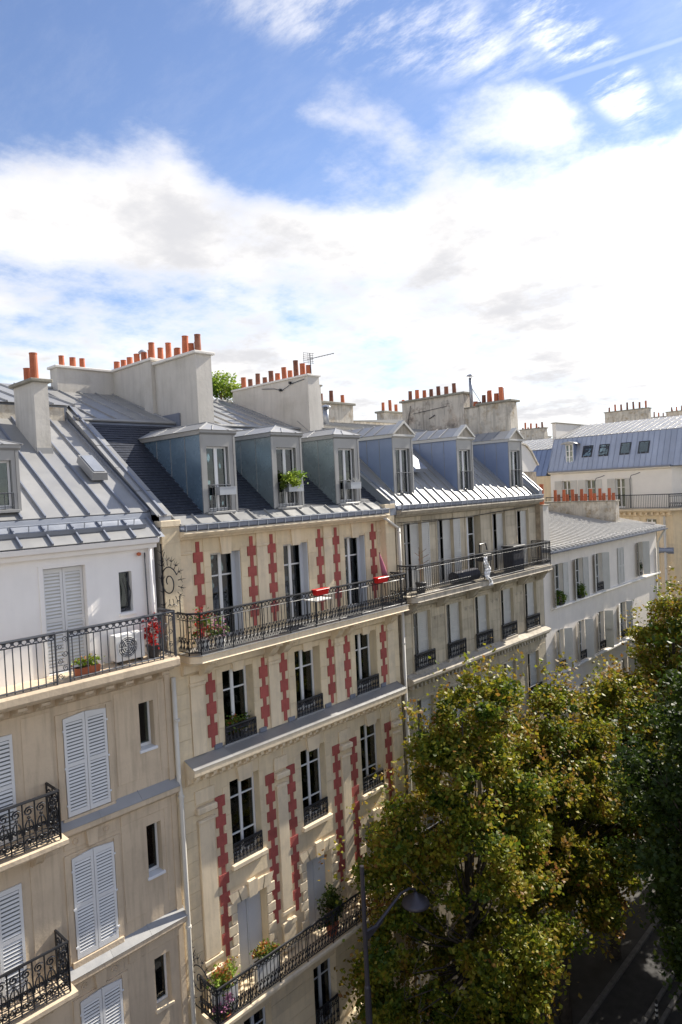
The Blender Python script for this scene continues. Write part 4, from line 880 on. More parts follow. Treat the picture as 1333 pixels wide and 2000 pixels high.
zinc_slope(r3, 18.75, 28.7, ((3.36, 2.31), (9.3, 3.42)), .58, 'zinc', seam_h=.055)
s3 = lambda z: .3 + (z + .5) / .889
for i, c in enumerate((19.52, 23.56, 27.62)):
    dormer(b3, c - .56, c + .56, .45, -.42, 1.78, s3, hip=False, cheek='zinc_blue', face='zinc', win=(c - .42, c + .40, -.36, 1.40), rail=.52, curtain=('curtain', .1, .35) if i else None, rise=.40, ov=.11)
build('skylight', MB().hexa([(21.0, 1.05, .55), (21.75, 1.05, .55), (21.75, 1.95, 1.3), (21.0, 1.95, 1.3), (21.0, .98, .68), (21.75, .98, .68), (21.75, 1.85, 1.42), (21.0, 1.85, 1.42)]), 'zinc_dark', b3)
coping(b3, 28.68, 28.98, ((-.1, -.62), (3.3, 2.35)), .16)
for k in range(2): build('cable', MB().tube([(18.6 + k * .2, .1, -1.25 - .1 * k), (23, .12, -1.32), (28.7, .1, -1.1 - .05 * k)], .010, 4), 'iron', b3)
st4 = stack(b3, 28.40, 28.95, 3.55, 7.35, 1.5, 4.40, 'plaster_rusty', 'cap_stone', ov=.12, ct=.10, sooty=.75, taper=.06, pots=[(28.68, y, h) for y, h in zip((4.25, 4.72, 5.2, 5.65, 6.08, 6.55, 7.0), (.52, .42, .5, .42, .42, .5, .5))])
build('crack', MB().tube([(28.33, 6.75, 4.2), (28.33, 6.8, 3.9), (28.33, 6.95, 3.4), (28.33, 6.97, 3.1)], .02, 4).tube([(28.33, 4.5, 3.9), (28.33, 6.6, 3.75)], .012, 4).tube([(28.36, 5.6, 3.4), (28.3, 5.2, 3.55)], .02, 4), 'iron', st4)
stack(b3, 28.45, 28.95, 2.74, 3.54, 1.2, 3.66, 'plaster_old', 'cap_stone', ov=.05, ct=.06, sooty=.6, pots=((28.7, 2.85, .2), (28.6, 3.0, .24)))
stack(b3, 28.42, 29.02, 1.05, 2.70, .8, 3.72, 'plaster_old', 'cap_stone', ov=.13, ct=.10, sooty=.2, taper=.08, pots=((28.55, 2.5, .38), (28.85, 2.35, .60), (28.55, 2.2, .5), (28.85, 2.0, .4), (28.6, 1.85, .38), (28.85, 1.7, .62), (28.6, 1.6, .64)))
fl = build('flue_pipe', MB().tube([(28.68, 3.28, 3.7), (28.68, 3.28, 5.15)], .085, 12), 'galvanised', b3, smooth=True)
build('cowl', MB().lathe((28.68, 3.28, 5.24), [(.2, 0), (.16, .05), (.02, .1)], 12), 'galvanised', fl)
build('stay', MB().tube([(28.68, 3.2, 4.6), (28.68, 2.72, 3.85)], .012, 4).tube([(28.68 + .07, 3.28, 5.1), (28.68 + .07, 3.28, 5.26)], .01, 4).tube([(28.68 - .07, 3.28, 5.1), (28.68 - .07, 3.28, 5.26)], .01, 4), 'iron_grey', fl)
vp = build('vent_pipe', MB().tube([(21.9, 6.6, 2.8), (21.9, 6.6, 3.72)], .13, 12), 'galvanised', b3, smooth=True); build('cowl', MB().lathe((21.9, 6.6, 3.74), [(.24, 0), (.22, .06), (.03, .12)], 12), 'galvanised', vp)
stack(b3, 22.9, 26.8, 9.4, 9.95, 2.4, 4.42, 'plaster_old', 'cap_stone', ov=.12, ct=.12, sooty=.6, pots=((22.9, 9.7, .8), (23.9, 9.7, .75), (24.75, 9.7, .42), (25.5, 9.7, .62), (26.35, 9.7, .45)))

# ================================================================== low grey rendered building (fourth)
b4 = thing('apartment_building', 'lower grey rendered building with shallow zinc roof and open louvred shutters', 'building', (36.5, 3, G))
F1 = [(30.08, 30.92, -6.02, -4.02), (32.34, 33.14, -6.0, -3.99), (34.72, 35.52, -5.97, -3.98), (37.58, 38.42, -5.94, -3.95), (40.55, 41.38, -5.88, -3.91)]
F2 = [(30.05, 30.82, -9.14, -7.18), (32.34, 33.16, -9.13, -7.14), (34.76, 35.56, -9.1, -7.08), (37.68, 38.56, -9.05, -7.04)]
F3 = [(30.05, 30.82, -12.3, -10.3), (32.34, 33.16, -12.3, -10.3), (34.76, 35.56, -12.3, -10.3), (37.68, 38.56, -12.2, -10.2), (40.6, 41.4, -12.1, -10.1)]
wall(b4, 28.97, 43.75, G, -3.1, 0, F1[:3] + F1[4:] + F2 + F3, 'plaster_grey', .22)
shell(b4, 28.97, 43.75, 7.0, -2.9, 'plaster_grey'); room(b4, 29.1, 43.6, .3, 1.8, -12.4, -3.3)
for k, F in enumerate((F1, F2, F3)):
    for i, h in enumerate(F):
        if k == 0 and i == 3:
            leaf_shutter(b4, h[0], -.0, h[2], h[3], .42, 0, 'shutter_old', 1); leaf_shutter(b4, h[1], -.0, h[2], h[3], .42, 0, 'shutter_old', -1); continue
        window(b4, h[0] + .01, h[1] - .01, h[2] + .02, h[3] - .01, .18, rows=(.35, .68), curtain=('curtain', .0, 1) if (i + k) % 2 else None, fr=.045)
        leaf_shutter(b4, h[0], 0, h[2] + .02, h[3], .42, (28, 20, 15, 0, 30)[i] + k * 12, 'shutter_old', -1); leaf_shutter(b4, h[1], 0, h[2] + .02, h[3], .42, (8, 14, 30, 0, 35)[i] + k * 25, 'shutter_old', 1)
        if k or i == 2: railing(b4, [(h[0] + .03, -.06), (h[1] - .03, -.06)], h[2] + .03, .42, 'guard', 'iron', .14, 'window_guard')
for zf, xe in ((-6.02, 43.9), (-9.2, 43.9), (-12.35, 43.9)): build('band_course', MB().prism([(0, zf + .04), (-.14, zf + .02), (-.15, zf - .05), (-.08, zf - .1), (0, zf - .13)], 'x', 29.6, xe), 'plaster_pale', b4)
r4 = build('roof', MB().prism([(-.40, -3.34), (-.40, -3.26), (6.6, -2.05), (7.1, -2.1), (7.1, -3.34)], 'x', 28.97, 44.2), 'zinc_dark', b4)
zinc_slope(r4, 29.0, 44.15, ((-.45, -3.27), (6.6, -2.045)), .47, 'zinc_shaded', seam_h=.09, seam_w=.09, seam_m='zinc_lit')
build('gutter', MB().prism([(-.46, -3.40), (-.54, -3.36), (-.55, -3.29), (-.53, -3.29), (-.46, -3.35), (-.40, -3.35), (-.40, -3.40)], 'x', 28.97, 44.2), 'lead', b4)
stack(b4, 42.0, 42.55, 1.75, 6.5, -3.0, -1.50, 'plaster_old', 'cap_stone', ov=.06, ct=.06, sooty=.2, pots=[(42.25 + .12 * (i % 2), 1.95 + .30 * i, .75 if i % 2 else .45) for i in range(14)])
stack(b4, 29.15, 29.7, -.02, .55, -3.3, -1.18, 'plaster_chimney', 'cap_stone', ov=.04, ct=.05, pots=((29.42, .15, .95), (29.45, .42, .5)))
vq = build('vent_pipe', MB().tube([(30.6, 4.2, -2.5), (30.6, 4.2, -1.35)], .13, 12), 'galvanised', b4, smooth=True); build('cowl', MB().lathe((30.6, 4.2, -1.34), [(.2, 0), (.2, .05), (.03, .1)], 12), 'galvanised', vq)
pipe(b4, [(43.9, -.5, -3.4), (43.85, -.3, -3.7), (43.72, -.08, -4.2), (43.72, -.08, G)], .06, 'pipe_cream', (-6.0,)); pipe(b4, [(43.35, -.08, -4.5), (43.35, -.08, G)], .045, 'pipe_cream')

# ================================================================== white gable rising behind the low building
b6 = thing('gabled_building', 'building with plain white rendered gable above rubble stone, behind the low grey one', 'building', (37, 12, G))
gp = [(26, G), (26, 2.55), (38.3, 2.62), (41.0, 2.35), (41.7, 1.95), (42.6, 1.03), (42.0, .58), (42.6, .55), (42.6, G)]
build('gable', MB().prism([(30, .62), (30, 2.60), (38.3, 2.62), (41.0, 2.35), (41.7, 1.95), (42.6, 1.03), (42.0, .62)], 'y', 7.2, 20), 'plaster_pale', b6)
build('lower_wall', MB().box(30, 42.5, 7.22, 20, G, .60), 'rubble', b6)
build('coping', MB().prism([(30, 2.62), (38.3, 2.64), (41.0, 2.37), (41.7, 1.97), (42.65, 1.02), (42.75, 1.05), (41.78, 2.05), (41.05, 2.47), (38.3, 2.74), (30, 2.72)], 'y', 7.1, 7.6), 'plaster_old', b6)
for xx in (39.0, 39.35, 39.55, 40.0, 40.2): build('vent_brick', MB().box(xx, xx + .13, 7.14, 7.19, 1.52, 1.72), 'terracotta_sooty', b6)
stack(b6, 37.6, 40.4, 9.0, 9.6, 2.4, 3.0, 'far_brick', 'cap_stone', pots=[(37.9 + .45 * i, 9.3, .4) for i in range(6)], sooty=.5)
zinc_roof6 = build('roof', MB().prism([(41.0, 2.35), (42.6, 1.0), (42.6, .6), (38, .6), (38, 2.55)], 'y', 7.7, 19.9), 'zinc_blue', b6)

# ================================================================== corner building across the side street (faces -X)
b5 = thing('corner_building', 'corner building with steep blue-grey zinc mansard, skylights and white top storey', 'building', (62, 3, G))
TF = lambda u, d, z: (55 + d, -u, z)
Q1 = [(-11.50, -10.75, -2.5, -.14), (-9.42, -8.62, -2.5, -.14), (-6.95, -6.20, -2.5, -.14)]
Q0 = [(-11.4, -10.5, -5.4, -3.4), (-9.2, -8.3, -5.4, -3.4), (-6.8, -5.9, -5.4, -3.4), (-4.6, -3.8, -5.4, -3.4), (-11.4, -10.5, -8.9, -6.6), (-9.2, -8.3, -8.9, -6.6), (-6.8, -5.9, -8.9, -6.6), (-4.6, -3.8, -8.9, -6.6)]
wall(b5, -12.5, -2.6, -2.6, .55, .15, Q1, 'plaster_pale', .3)
wall(b5, -12.5, -2.6, G, -2.6, 0, Q0, 'stone_cream', .3, name='lower_wall')
room(b5, -12.4, -2.7, .5, 2, -9, .5)
for h in Q1 + Q0: window(b5, h[0] + .01, h[1] - .01, h[2], h[3], (.15 if h in Q1 else 0) + .22, rows=(.7,), curtain=('curtain', .5, 1) if h in Q1[1:] else None)
for h in Q1:
    leaf_shutter(b5, h[0] - .02, .15, h[2], h[3], .62, 0, 'shutter_old', -1); leaf_shutter(b5, h[1] + .02, .15, h[2], h[3], .55, 0, 'shutter_old', 1)
ledge(b5, -12.6, -2.6, [(.15, .45), (-.1, .50), (-.2, .58), (-.2, .66), (.15, .66)], 'plaster_pale')
build('gutter', MB().prism([(-.22, .60), (-.27, .64), (-.27, .74), (-.05, .74), (-.05, .60)], 'x', -12.6, -2.6), 'lead', b5)
b5b = build('balcony', MB().prism([(-.7, -2.75), (-.75, -2.62), (.1, -2.58), (.1, -2.75)], 'x', -12.6, -2.6), 'stone_trim', b5)
railing(b5b, [(-12.6, -.68), (-2.6, -.68)], -2.58, 1.08, 'fence', 'iron', .13)
ledge(b5, -12.6, -2.6, [(0, -2.76), (-.5, -2.77), (-.42, -2.87), (-.1, -2.9), (-.1, -3.15), (0, -3.2)])
rowof(b5, 'bracket', lambda x: MB().box(x - .08, x + .08, -.36, -.1, -3.08, -2.88), [-12.4 + .42 * i for i in range(24)], 'stone_trim')
ledge(b5, -12.6, -2.6, [(0, -5.62), (-.25, -5.70), (-.25, -5.9), (-.1, -6.0), (0, -6.1)], 'zinc_blue', name='band_course')
for xc in (-12.2, -7.8, -5.3, -3.3): build('pilaster', MB().box(xc - .25, xc + .25, -.06, -.001, -20.5, -3.2), 'stone_trim', b5)
r5 = build('roof', MB().prism([(-.05, .62), (1.3, 3.50), (6.5, 4.85), (10, 4.0), (10, .62)], 'x', -12.6, -1.2), 'zinc_dark', b5)
zinc_slope(r5, -12.6, -1.6, ((-.06, .66), (1.28, 3.52)), .42, 'zinc_sky', 'zinc_sky', seam_h=.05, seam_w=.04)
zinc_slope(r5, -12.6, -1.6, ((1.22, 3.53), (6.5, 4.87)), .55, 'zinc', 'zinc', seam_h=.06)
for u in (-9.37, -7.99, -6.23, -4.79):
    q = lambda du, s, t: (u + du, .0 + (s - .66) * .466 - .9 * t, s + .42 * t)
    k = build('skylight', MB().hexa([q(-.42, 1.72, 0), q(.42, 1.72, 0), q(.42, 2.68, 0), q(-.42, 2.68, 0), q(-.42, 1.72, .12), q(.42, 1.72, .12), q(.42, 2.68, .12), q(-.42, 2.68, .12)]), 'plastic_dark', b5)
    build('pane', MB().hexa([q(-.33, 1.81, .121), q(.33, 1.81, .121), q(.33, 2.59, .121), q(-.33, 2.59, .121), q(-.33, 1.81, .13), q(.33, 1.81, .13), q(.33, 2.59, .13), q(-.33, 2.59, .13)]), 'glass', k)
d5 = build('dormer', MB().prism([(.25, 1.25), (.25, 2.95), (1.4, 2.95), (.45, 1.25)], 'x', -11.2, -11.12).prism([(.25, 1.25), (.25, 2.95), (1.4, 2.95), (.45, 1.25)], 'x', -10.45, -10.37), 'zinc_blue', b5)
window(d5, -11.12, -10.45, 1.28, 2.93, .28, rows=(.33, .66), flat=True, name='frame', fr=.07); build('room', MB().quad((-11.1, .5, 1.3), (-10.45, .5, 1.3), (-10.45, .5, 2.9), (-11.1, .5, 2.9)), 'room', d5, recalc=False)
build('dormer_roof', MB().prism([(-11.5, 2.95), (-11.3, 3.08), (-10.8, 3.18), (-10.3, 3.08), (-10.08, 2.95)], 'y', .05, 1.7), 'zinc', d5)
stack(b5, -12.9, -12.55, 1.6, 9.0, .5, 4.95, 'plaster_pale', 'cap_stone', ov=.1, ct=.08, pots=[(-12.72, 2.0 + .6 * i, .28) for i in range(12)], sooty=.9)
for ua, za in ((-8.3, .05), (-5.5, .15)):   # bent lamp arms on the balcony
    build('awning_arm', MB().tube([(ua, -.6, -2.5), (ua, -.6, za - .4), (ua + .1, -.6, za - .1), (ua + .5, -.6, za), (ua + .8, -.6, za + .1)], .03, 5), 'iron_grey', b5)
TF = None
# chamfered corner of that building
cw = build('chamfer_wall', MB().prism([(55.0, 2.6), (57.6, -.6), (75, -.6), (75, 12.5), (65, 12.5), (55.6, 2.62)], 'z', G, -2.6), 'stone_cream', b5)
build('chamfer_wall', MB().prism([(55.15, 2.6), (57.7, -.5), (75, -.5), (75, 12.5), (65, 12.5), (55.7, 2.62)], 'z', -2.6, .6), 'plaster_pale', b5)
build('chamfer_roof', MB().add([(54.95, 2.6, .66), (57.5, -.7, .66), (75, -.7, .66), (56.3, 2.9, 3.5), (58.3, .8, 3.5), (75, .8, 3.5), (61.5, 6, 4.85), (75, 6, 4.85)], [(0, 1, 4, 3), (1, 2, 5, 4), (3, 4, 6), (4, 5, 7, 6)]), 'zinc_blue', b5)
build('balcony', MB().prism([(54.3, 2.6), (57.2, -1.2), (75, -1.2), (75, -.5), (57.6, -.5), (55.1, 2.6)], 'z', -2.75, -2.6), 'stone_trim', b5)
railing(b5, [(54.32, 2.6), (57.2, -1.15), (66, -1.15)], -2.58, 1.08, 'scroll', 'iron', .16)
build('shutter', MB().prism([(55.72, 1.82), (56.35, 1.06), (56.31, 1.03), (55.68, 1.79)], 'z', -2.5, .0), 'shutter_grey', b5)
pipe(b5, [(54.93, 3.2, -3.2), (54.93, 3.2, G)], .09, 'pipe_cream')

# neighbour further up the side street
b7 = thing('apartment_building', 'far side-street building with blue zinc slope seen left of the skylit mansard', 'building', (62, 18, G))
TF = lambda u, d, z: (55.3 + d, -u, z)
wall(b7, -30, -12.6, G, .35, 0, [], 'stone_cream')
r7 = build('roof', MB().prism([(-.05, .35), (1.4, 2.7), (7, 4.0), (9, 3.0), (9, .35)], 'x', -30, -12.95), 'zinc_dark', b7)
zinc_slope(r7, -30, -12.95, ((-.06, .38), (1.38, 2.72)), .5, 'zinc_blue', 'zinc_blue'); zinc_slope(r7, -30, -12.95, ((1.3, 2.73), (7, 4.02)), .6, 'zinc')
TF = None

# ================================================================== distant roofs
def far(name, label, x0, x1, y0, y1, zt, m, stacks=(), rm='zinc'):
    t = thing(name, label, 'building', ((x0 + x1) / 2, (y0 + y1) / 2, G), 'distant rooftops')
    hz = 1.8
    build('wall', MB().box(x0, x1, y0, y1, G, zt - hz), m, t)
    xm = (x1 - x0) * .2; ym = (y1 - y0) * .15
    build('roof', MB().hexa([(x0 - .2, y0 - .2, zt - hz + .01), (x1 + .2, y0 - .2, zt - hz + .01), (x1 + .2, y1 + .2, zt - hz + .01), (x0 - .2, y1 + .2, zt - hz + .01), (x0 + xm, y0 + ym, zt), (x1 - xm, y0 + ym, zt), (x1 - xm, y1 - ym, zt), (x0 + xm, y1 - ym, zt)]), rm, t)
    for k in range(4):
        xw = x0 - .02; yw = y0 + (y1 - y0) * (k + .5) / 4
        build('window', MB().box(xw - .05, xw + .1, yw - .5, yw + .5, zt - hz - 2.8, zt - hz - .9), 'room', t)
    for (sx, sy, sl, sh) in stacks: stack(t, sx, sx + .8, sy, sy + sl, zt - hz, zt + sh, random.choice(['plaster_old', 'far_brick', 'plaster_pale']), 'cap_stone', pots=[(sx + .4, sy + .4 + .7 * i, random.uniform(.5, .9)) for i in range(int(sl / .7))], sooty=.5)
FAR = ((70, 78, 21, 27, 4.6, 'plaster_pale', ((72, 21.5, 3, 1.3), (76, 24, 3, 1.0))), (84, 96, 27, 36, 4.2, 'far_stone', ((86, 28, 4, 1.6),)), (98, 112, 35, 48, 5.5, 'far_brick', ((99, 36, 5, 1.2), (106, 42, 4, 1.5))),
       (80, 92, 12, 20, 6.0, 'far_stone', ((80.5, 13, 5, 1.6), (85, 15, 4, 1.3))), (88, 100, 0, 9, 6.6, 'plaster_pale', ((89, 2, 5, 1.4), (95, 4, 4, 1.0), (97, 6, 2, 2.2))), (110, 125, 14, 26, 8.0, 'far_brick', ((111, 15, 6, 1.5), (116, 20, 5, 1.3))),
       (125, 140, -2, 10, 8.6, 'far_stone', ((126, 0, 5, 1.8), (130, 5, 4, 1.2))), (130, 150, 40, 60, 6.8, 'far_stone', ((131, 42, 6, 2.0), (136, 50, 5, 1.2))), (78, 86, -1.0, 6, 5.4, 'plaster_pale', ((79, 1, 4, 1.2),)), (170, 200, 60, 90, 8, 'far_brick', ((172, 64, 9, 2.0), (176, 75, 8, 2.5))))
LAB = ('pale distant block with two chimneys left of the blue mansard', 'distant stone block low on the skyline', 'distant brick-coloured block behind the white gable', 'distant stone block with chimneys above the blue mansard', 'distant pale roof with several stacks above the skylights', 'distant tall brick-coloured block on the skyline', 'farthest stone block at the right of the skyline', 'far stone block on the left part of the skyline', 'pale block just behind the corner building roof', 'hazy brick-coloured block farthest away on the left skyline')
for f_, lb_ in zip(FAR, LAB): far('distant_building', lb_, *f_[:6], stacks=f_[6])
bk = thing('rear_building', 'rear courtyard building showing only small chimneys above the weathered roof', 'building', (34, 14, G))
build('wall', MB().box(29.5, 40, 12, 18, G, 4.0), 'plaster_old', bk); build('roof', MB().prism([(29.3, 4.01), (34.5, 4.3), (40.2, 4.01)], 'y', 11.9, 18), 'zinc', bk)
stack(bk, 33.2, 36.4, 12.6, 13.2, 4.0, 4.75, 'plaster_old', 'cap_stone', ov=.1, ct=.12, pots=((33.5, 12.9, .55), (34.2, 12.9, .75), (34.8, 12.9, .5), (35.6, 12.9, .85)), sooty=.2)

# ================================================================== things on balconies and roofs
t = thing('air_conditioner', 'white air-conditioner unit standing on the grey attic balcony', 'air conditioner', (7.95, -.22, -3.80))
build('casing', MB().box(7.58, 8.32, -.36, -.06, -3.74, -3.13), 'plastic_white', t, bev=.015, base=True); build('foot', MB().box(7.66, 7.72, -.36, -.06, -3.8, -3.742).box(8.2, 8.26, -.36, -.06, -3.8, -3.742), 'plastic_dark', t)
fo = MB()
for rr in (.06, .11, .16, .21, .245): fo.tube([(7.88 + rr * math.cos(a), -.372, -3.43 + rr * math.sin(a)) for a in [i * math.pi / 9 for i in range(19)]], .006, 4, cap=False)
for a in range(6): fo.tube([(7.88, -.372, -3.43), (7.88 + .245 * math.cos(a * 1.047), -.372, -3.43 + .245 * math.sin(a * 1.047))], .006, 4)
build('grille', fo, 'plastic_white', t); build('fan', MB().prism([(7.88 + .235 * math.cos(i * .35), -3.43 + .235 * math.sin(i * .35)) for i in range(18)], 'y', -.366, -.361), 'iron_grey', t)
plant('planter_box', 'terracotta planter of yellow and green plants on the grey balcony floor', 'planter', 6.82, -.45, -3.80, (.28, .12, .13), 260, .06, 'leaf_bright', (.56, .2, .17, 'box'), 'terracotta', seed=21, flowers=('petal_mix', 60))
plant('potted_plant', 'dark pot with red-leaved plant at the end of the grey balcony', 'plant', 8.55, -.35, -3.80, (.18, .16, .33), 240, .07, 'petal_red', (.34, .34, .3, 'round'), 'plastic_dark', seed=22)
def fan(name, label, x, zc):
    t = thing(name, label, 'iron guard', (x, -.35, zc - .75), 'spiked iron guards between balconies'); b = MB()
    cy, cz = -.28, zc; n = 40
    b.tube([(x, cy + (.08 + .34 * i / n) * math.cos(-.6 + i / n * 9.5), cz + (.08 + .34 * i / n) * math.sin(-.6 + i / n * 9.5)) for i in range(n + 1)], .016, 5)
    build('spiral', b, 'iron', t)
    s = MB()
    for k in range(11):
        a = 2.0 - k * .36; r0 = .42; d = Vector((0, -math.cos(a + math.pi), math.sin(a))); p = Vector((x, cy - .42 * math.cos(a), cz + .42 * math.sin(a))); dirv = Vector((0, -math.cos(a), math.sin(a)))
        s.tube([p, p + dirv * .26], .012, 4, r2=.003)
        for q in (-1, 1): s.tube([p + dirv * .12, p + dirv * .2 + Vector((0, math.sin(a) * .09 * q, math.cos(a) * .09 * q))], .010, 4, r2=.003)
        for q in (-1, 1): s.tube([p + dirv * .12, p + dirv * .2 + Vector((.09 * q, 0, 0))], .010, 4, r2=.003)
    build('spikes', s, 'iron', t)
    p = MB().tube([(x, .0, zc - .75), (x, .0, zc + .95)], .02, 5).tube([(x, -.72, zc - .75), (x, 0, zc - .75)], .016, 5).tube([(x, -.72, zc - .75), (x, -.72, zc - .3)], .014, 5).tube([(x, 0, zc + .5), (x, -.15, zc + .75)], .012, 4)
    for k in range(5): p.tube([(x, 0, zc - .6 + k * .33), (x + .0, -.14, zc - .5 + k * .33)], .012, 4, r2=.003); p.tube([(x, 0, zc - .6 + k * .33), (x - .14, -.02, zc - .52 + k * .33)], .010, 4, r2=.003)
    build('post', p, 'iron', t)
fan('iron_guard', 'upper spiked wrought-iron guard between white attic balcony and red-chained building', 9.12, -2.08)
fan('iron_guard', 'lower spiked wrought-iron guard beside the bottom long balcony', 9.36, -12.3)
for xc, lab in ((13.86, 'left of the two bright red planters hung on the black balcony rail'), (16.60, 'right of the two bright red planters hung on the black balcony rail')):
    t = thing('railing_planter', lab, 'planter', (xc, -.72, -3.06), 'red rail planters')
    build('box', MB().hexa([(xc - .24, -.84, -3.04), (xc + .24, -.84, -3.04), (xc + .24, -.68, -3.04), (xc - .24, -.68, -3.04), (xc - .27, -.87, -2.88), (xc + .27, -.87, -2.88), (xc + .27, -.65, -2.88), (xc - .27, -.65, -2.88)]), 'plastic_red', t, bev=.012); build('rim', MB().box(xc - .28, xc + .28, -.88, -.64, -2.882, -2.86), 'plastic_red', t, bev=.008)
t = thing('parasol', 'folded dusty pink parasol leaning by the right end of the black balcony', 'parasol', (17.5, -.1, -3.96))
build('canopy', MB().tube([(17.55, -.12, -2.95), (17.48, -.12, -2.7), (17.40, -.12, -2.45), (17.33, -.12, -2.22)], [.11, .09, .06, .02], 8), 'fabric_pink', t, smooth=True); build('pole', MB().tube([(17.62, -.12, -3.94), (17.33, -.12, -2.15)], .018, 6), 'wood', t); build('foot', MB().lathe((17.62, -.12, -3.96), [(.2, 0), (.2, .05), (.04, .1)], 12), 'plastic_dark', t)
t = thing('garden_table', 'small white-topped table behind the rail under the left red planter', 'table', (14.2, -.3, -3.96))
build('top', MB().box(13.85, 14.55, -.55, -.05, -3.27, -3.24), 'plastic_white', t)
for a in (13.9, 14.5):
    for c in (-.5, -.1): build('leg', MB().tube([(a, c, -3.96), (a, c, -3.272)], .015, 5), 'iron', t)
plant('potted_plant', 'pot of red and pink flowers at the left end of the black balcony', 'plant', 9.95, -.38, -3.96, (.26, .20, .36), 260, .07, 'leaf_shrub', (.38, .38, .34, 'round'), 'plastic_white', seed=61, flowers=('petal_red', 190))
plant('potted_plant', 'second flower pot on the black balcony, with pale pink blooms', 'plant', 10.45, -.40, -3.96, (.20, .16, .26), 200, .06, 'leaf_shrub', (.32, .32, .30, 'round'), 'plastic_white', seed=62, flowers=('petal_pink', 130))
# dormer flower boxes
for i, (xa, xb) in enumerate(((11.10, 11.66), (13.62, 14.22), (16.34, 16.84))):
    lab = ('empty zinc flower box on the rail of the leftmost slate-roof dormer', 'zinc flower box with bright green plant on the middle slate-roof dormer', 'zinc flower box with dry twigs on the right slate-roof dormer')[i]
    t = thing('flower_box', lab, 'flower box', ((xa + xb) / 2, .22, .02), 'dormer flower boxes')
    build('box', MB().box(xa, xb, .12, .30, .02, .22).box(xa - .01, xb + .01, .11, .31, .222, .24), 'galvanised', t)
    if i == 1:
        leaves('foliage', foliage_points((13.95, .2, .40), (.33, .18, .22), 1100, 31, 16, .4, .3), .06, 'leaf_bright', t, 31); leaves('foliage', foliage_points((13.50, .25, .36), (.12, .10, .20), 260, 32, 8, .4, .3), .055, 'leaf_shrub', t, 32)
    if i == 2:
        tw = MB(); g = random.Random(3)
        for k in range(16): x_ = g.uniform(xa, xb); tw.tube([(x_, .2, .22), (x_ + g.uniform(-.1, .1), .2 + g.uniform(-.1, .1), .22 + g.uniform(.08, .2))], .006, 4)
        build('twigs', tw, 'shutter_old', t)
# window and balcony plants
def wplant(lab, x, y, z, r, n, size, m, seed, box=(.5, .18, .14, 'box'), bm='plastic_dark', fl=None): plant('window_box', lab, 'window box', x, y, z, r, n, size, m, box, bm, 'window boxes', seed, fl)
wplant('window box of green and orange plants behind the left small guard below the black balcony', 11.15, .10, -6.68, (.36, .12, .28), 380, .07, 'leaf_shrub', 41, fl=('petal_mix', 120))
wplant('green leafy window box at the low grey building, nearest to the weathered one', 30.55, -.05, -6.0, (.32, .16, .30), 320, .09, 'leaf_shrub', 42)
wplant('green leafy window box in the second upper window of the low grey building', 32.8, -.05, -5.98, (.32, .16, .30), 320, .09, 'leaf_shrub', 43)
wplant('dark green plant in the rightmost upper window of the low grey building', 40.95, .05, -5.86, (.26, .12, .34), 300, .09, 'leaf_green', 44)
plant('planter_box', 'planter of yellow-green plants at the left corner of the bottom balcony', 'planter', 9.95, -.5, -13.38, (.32, .18, .32), 520, .075, 'leaf_bright', (.7, .24, .75, 'box'), 'plastic_white', seed=45, flowers=('petal_mix', 220))
plant('planter_box', 'planter with orange and red blooms on the bottom balcony rail', 'planter', 11.35, -.5, -13.38, (.34, .14, .22), 360, .07, 'leaf_shrub', (.8, .2, .72, 'box'), 'plastic_white', seed=46, flowers=('petal_mix', 260))
plant('flower_pot', 'pot of pink and white flowers low at the left end of the bottom balcony', 'flower pot', 9.85, -.62, -13.38, (.26, .14, .22), 200, .06, 'leaf_shrub', (.3, .3, .12, 'round'), 'terracotta', seed=47, flowers=('petal_pink', 420))
plant('potted_plant', 'tall dark shrub in a pot on the bottom balcony beside the street lamp', 'plant', 13.95, -.45, -13.38, (.34, .26, .55), 900, .085, 'leaf_green', (.4, .4, .36, 'round'), 'terracotta', seed=48)
# weathered building balcony
t = thing('dead_shrub', 'bare spiky dead shrub at the left end of the weathered balcony', 'plant', (19.3, -.3, -3.8)); b = MB(); g = random.Random(5)
b.tube([(19.3, -.3, -3.4), (19.28, -.3, -2.3)], .018, 5)
for k in range(9): z_ = -3.1 + k * .1; s_ = 1 if k % 2 else -1; b.tube([(19.3, -.3, z_), (19.3 + s_ * .28, -.3 - .2 * g.random(), z_ + .16)], .009, 4)
build('branches', b, 'wood', t); build('pot', MB().lathe((19.3, -.3, -3.8), [(.14, 0), (.2, .38), (.17, .4)], 12), 'plastic_dark', t)
t = thing('barbecue', 'black barbecue with open lid on the weathered building balcony', 'barbecue', (23.4, -.35, -3.8))
build('bowl', MB().box(23.1, 23.7, -.55, -.15, -3.1, -2.8), 'plastic_dark', t, bev=.03); build('lid', MB().tube([(23.45, -.15, -2.78), (23.5, -.12, -2.45), (23.95, -.12, -2.42), (24.0, -.15, -2.72)], .03, 6), 'iron', t)
for a in (23.15, 23.65):
    for c in (-.5, -.2): build('leg', MB().tube([(a, c, -3.8), (a, c, -3.1)], .02, 5), 'iron', t)
t = thing('storage_box', 'dark storage crate on the weathered building balcony', 'box', (25.7, -.35, -3.8)); build('body', MB().box(25.3, 26.2, -.6, -.1, -3.8, -2.75), 'fabric_dark', t, bev=.02, base=True); build('lid', MB().box(25.26, 26.24, -.64, -.06, -2.748, -2.68), 'plastic_dark', t, bev=.01)
t = thing('rolled_mat', 'dark rolled mat behind the railing of the weathered balcony', 'mat', (21.9, -.4, -3.8)); build('roll', MB().tube([(21.1, -.45, -3.5), (22.6, -.45, -3.5)], .24, 12), 'fabric_dark', t); build('strap', MB().tube([(21.5, -.45, -3.5), (21.54, -.45, -3.5)], .246, 12), 'plastic_dark', t)
hp = []
sh_ = MB(); nx, nz_ = 5, 10
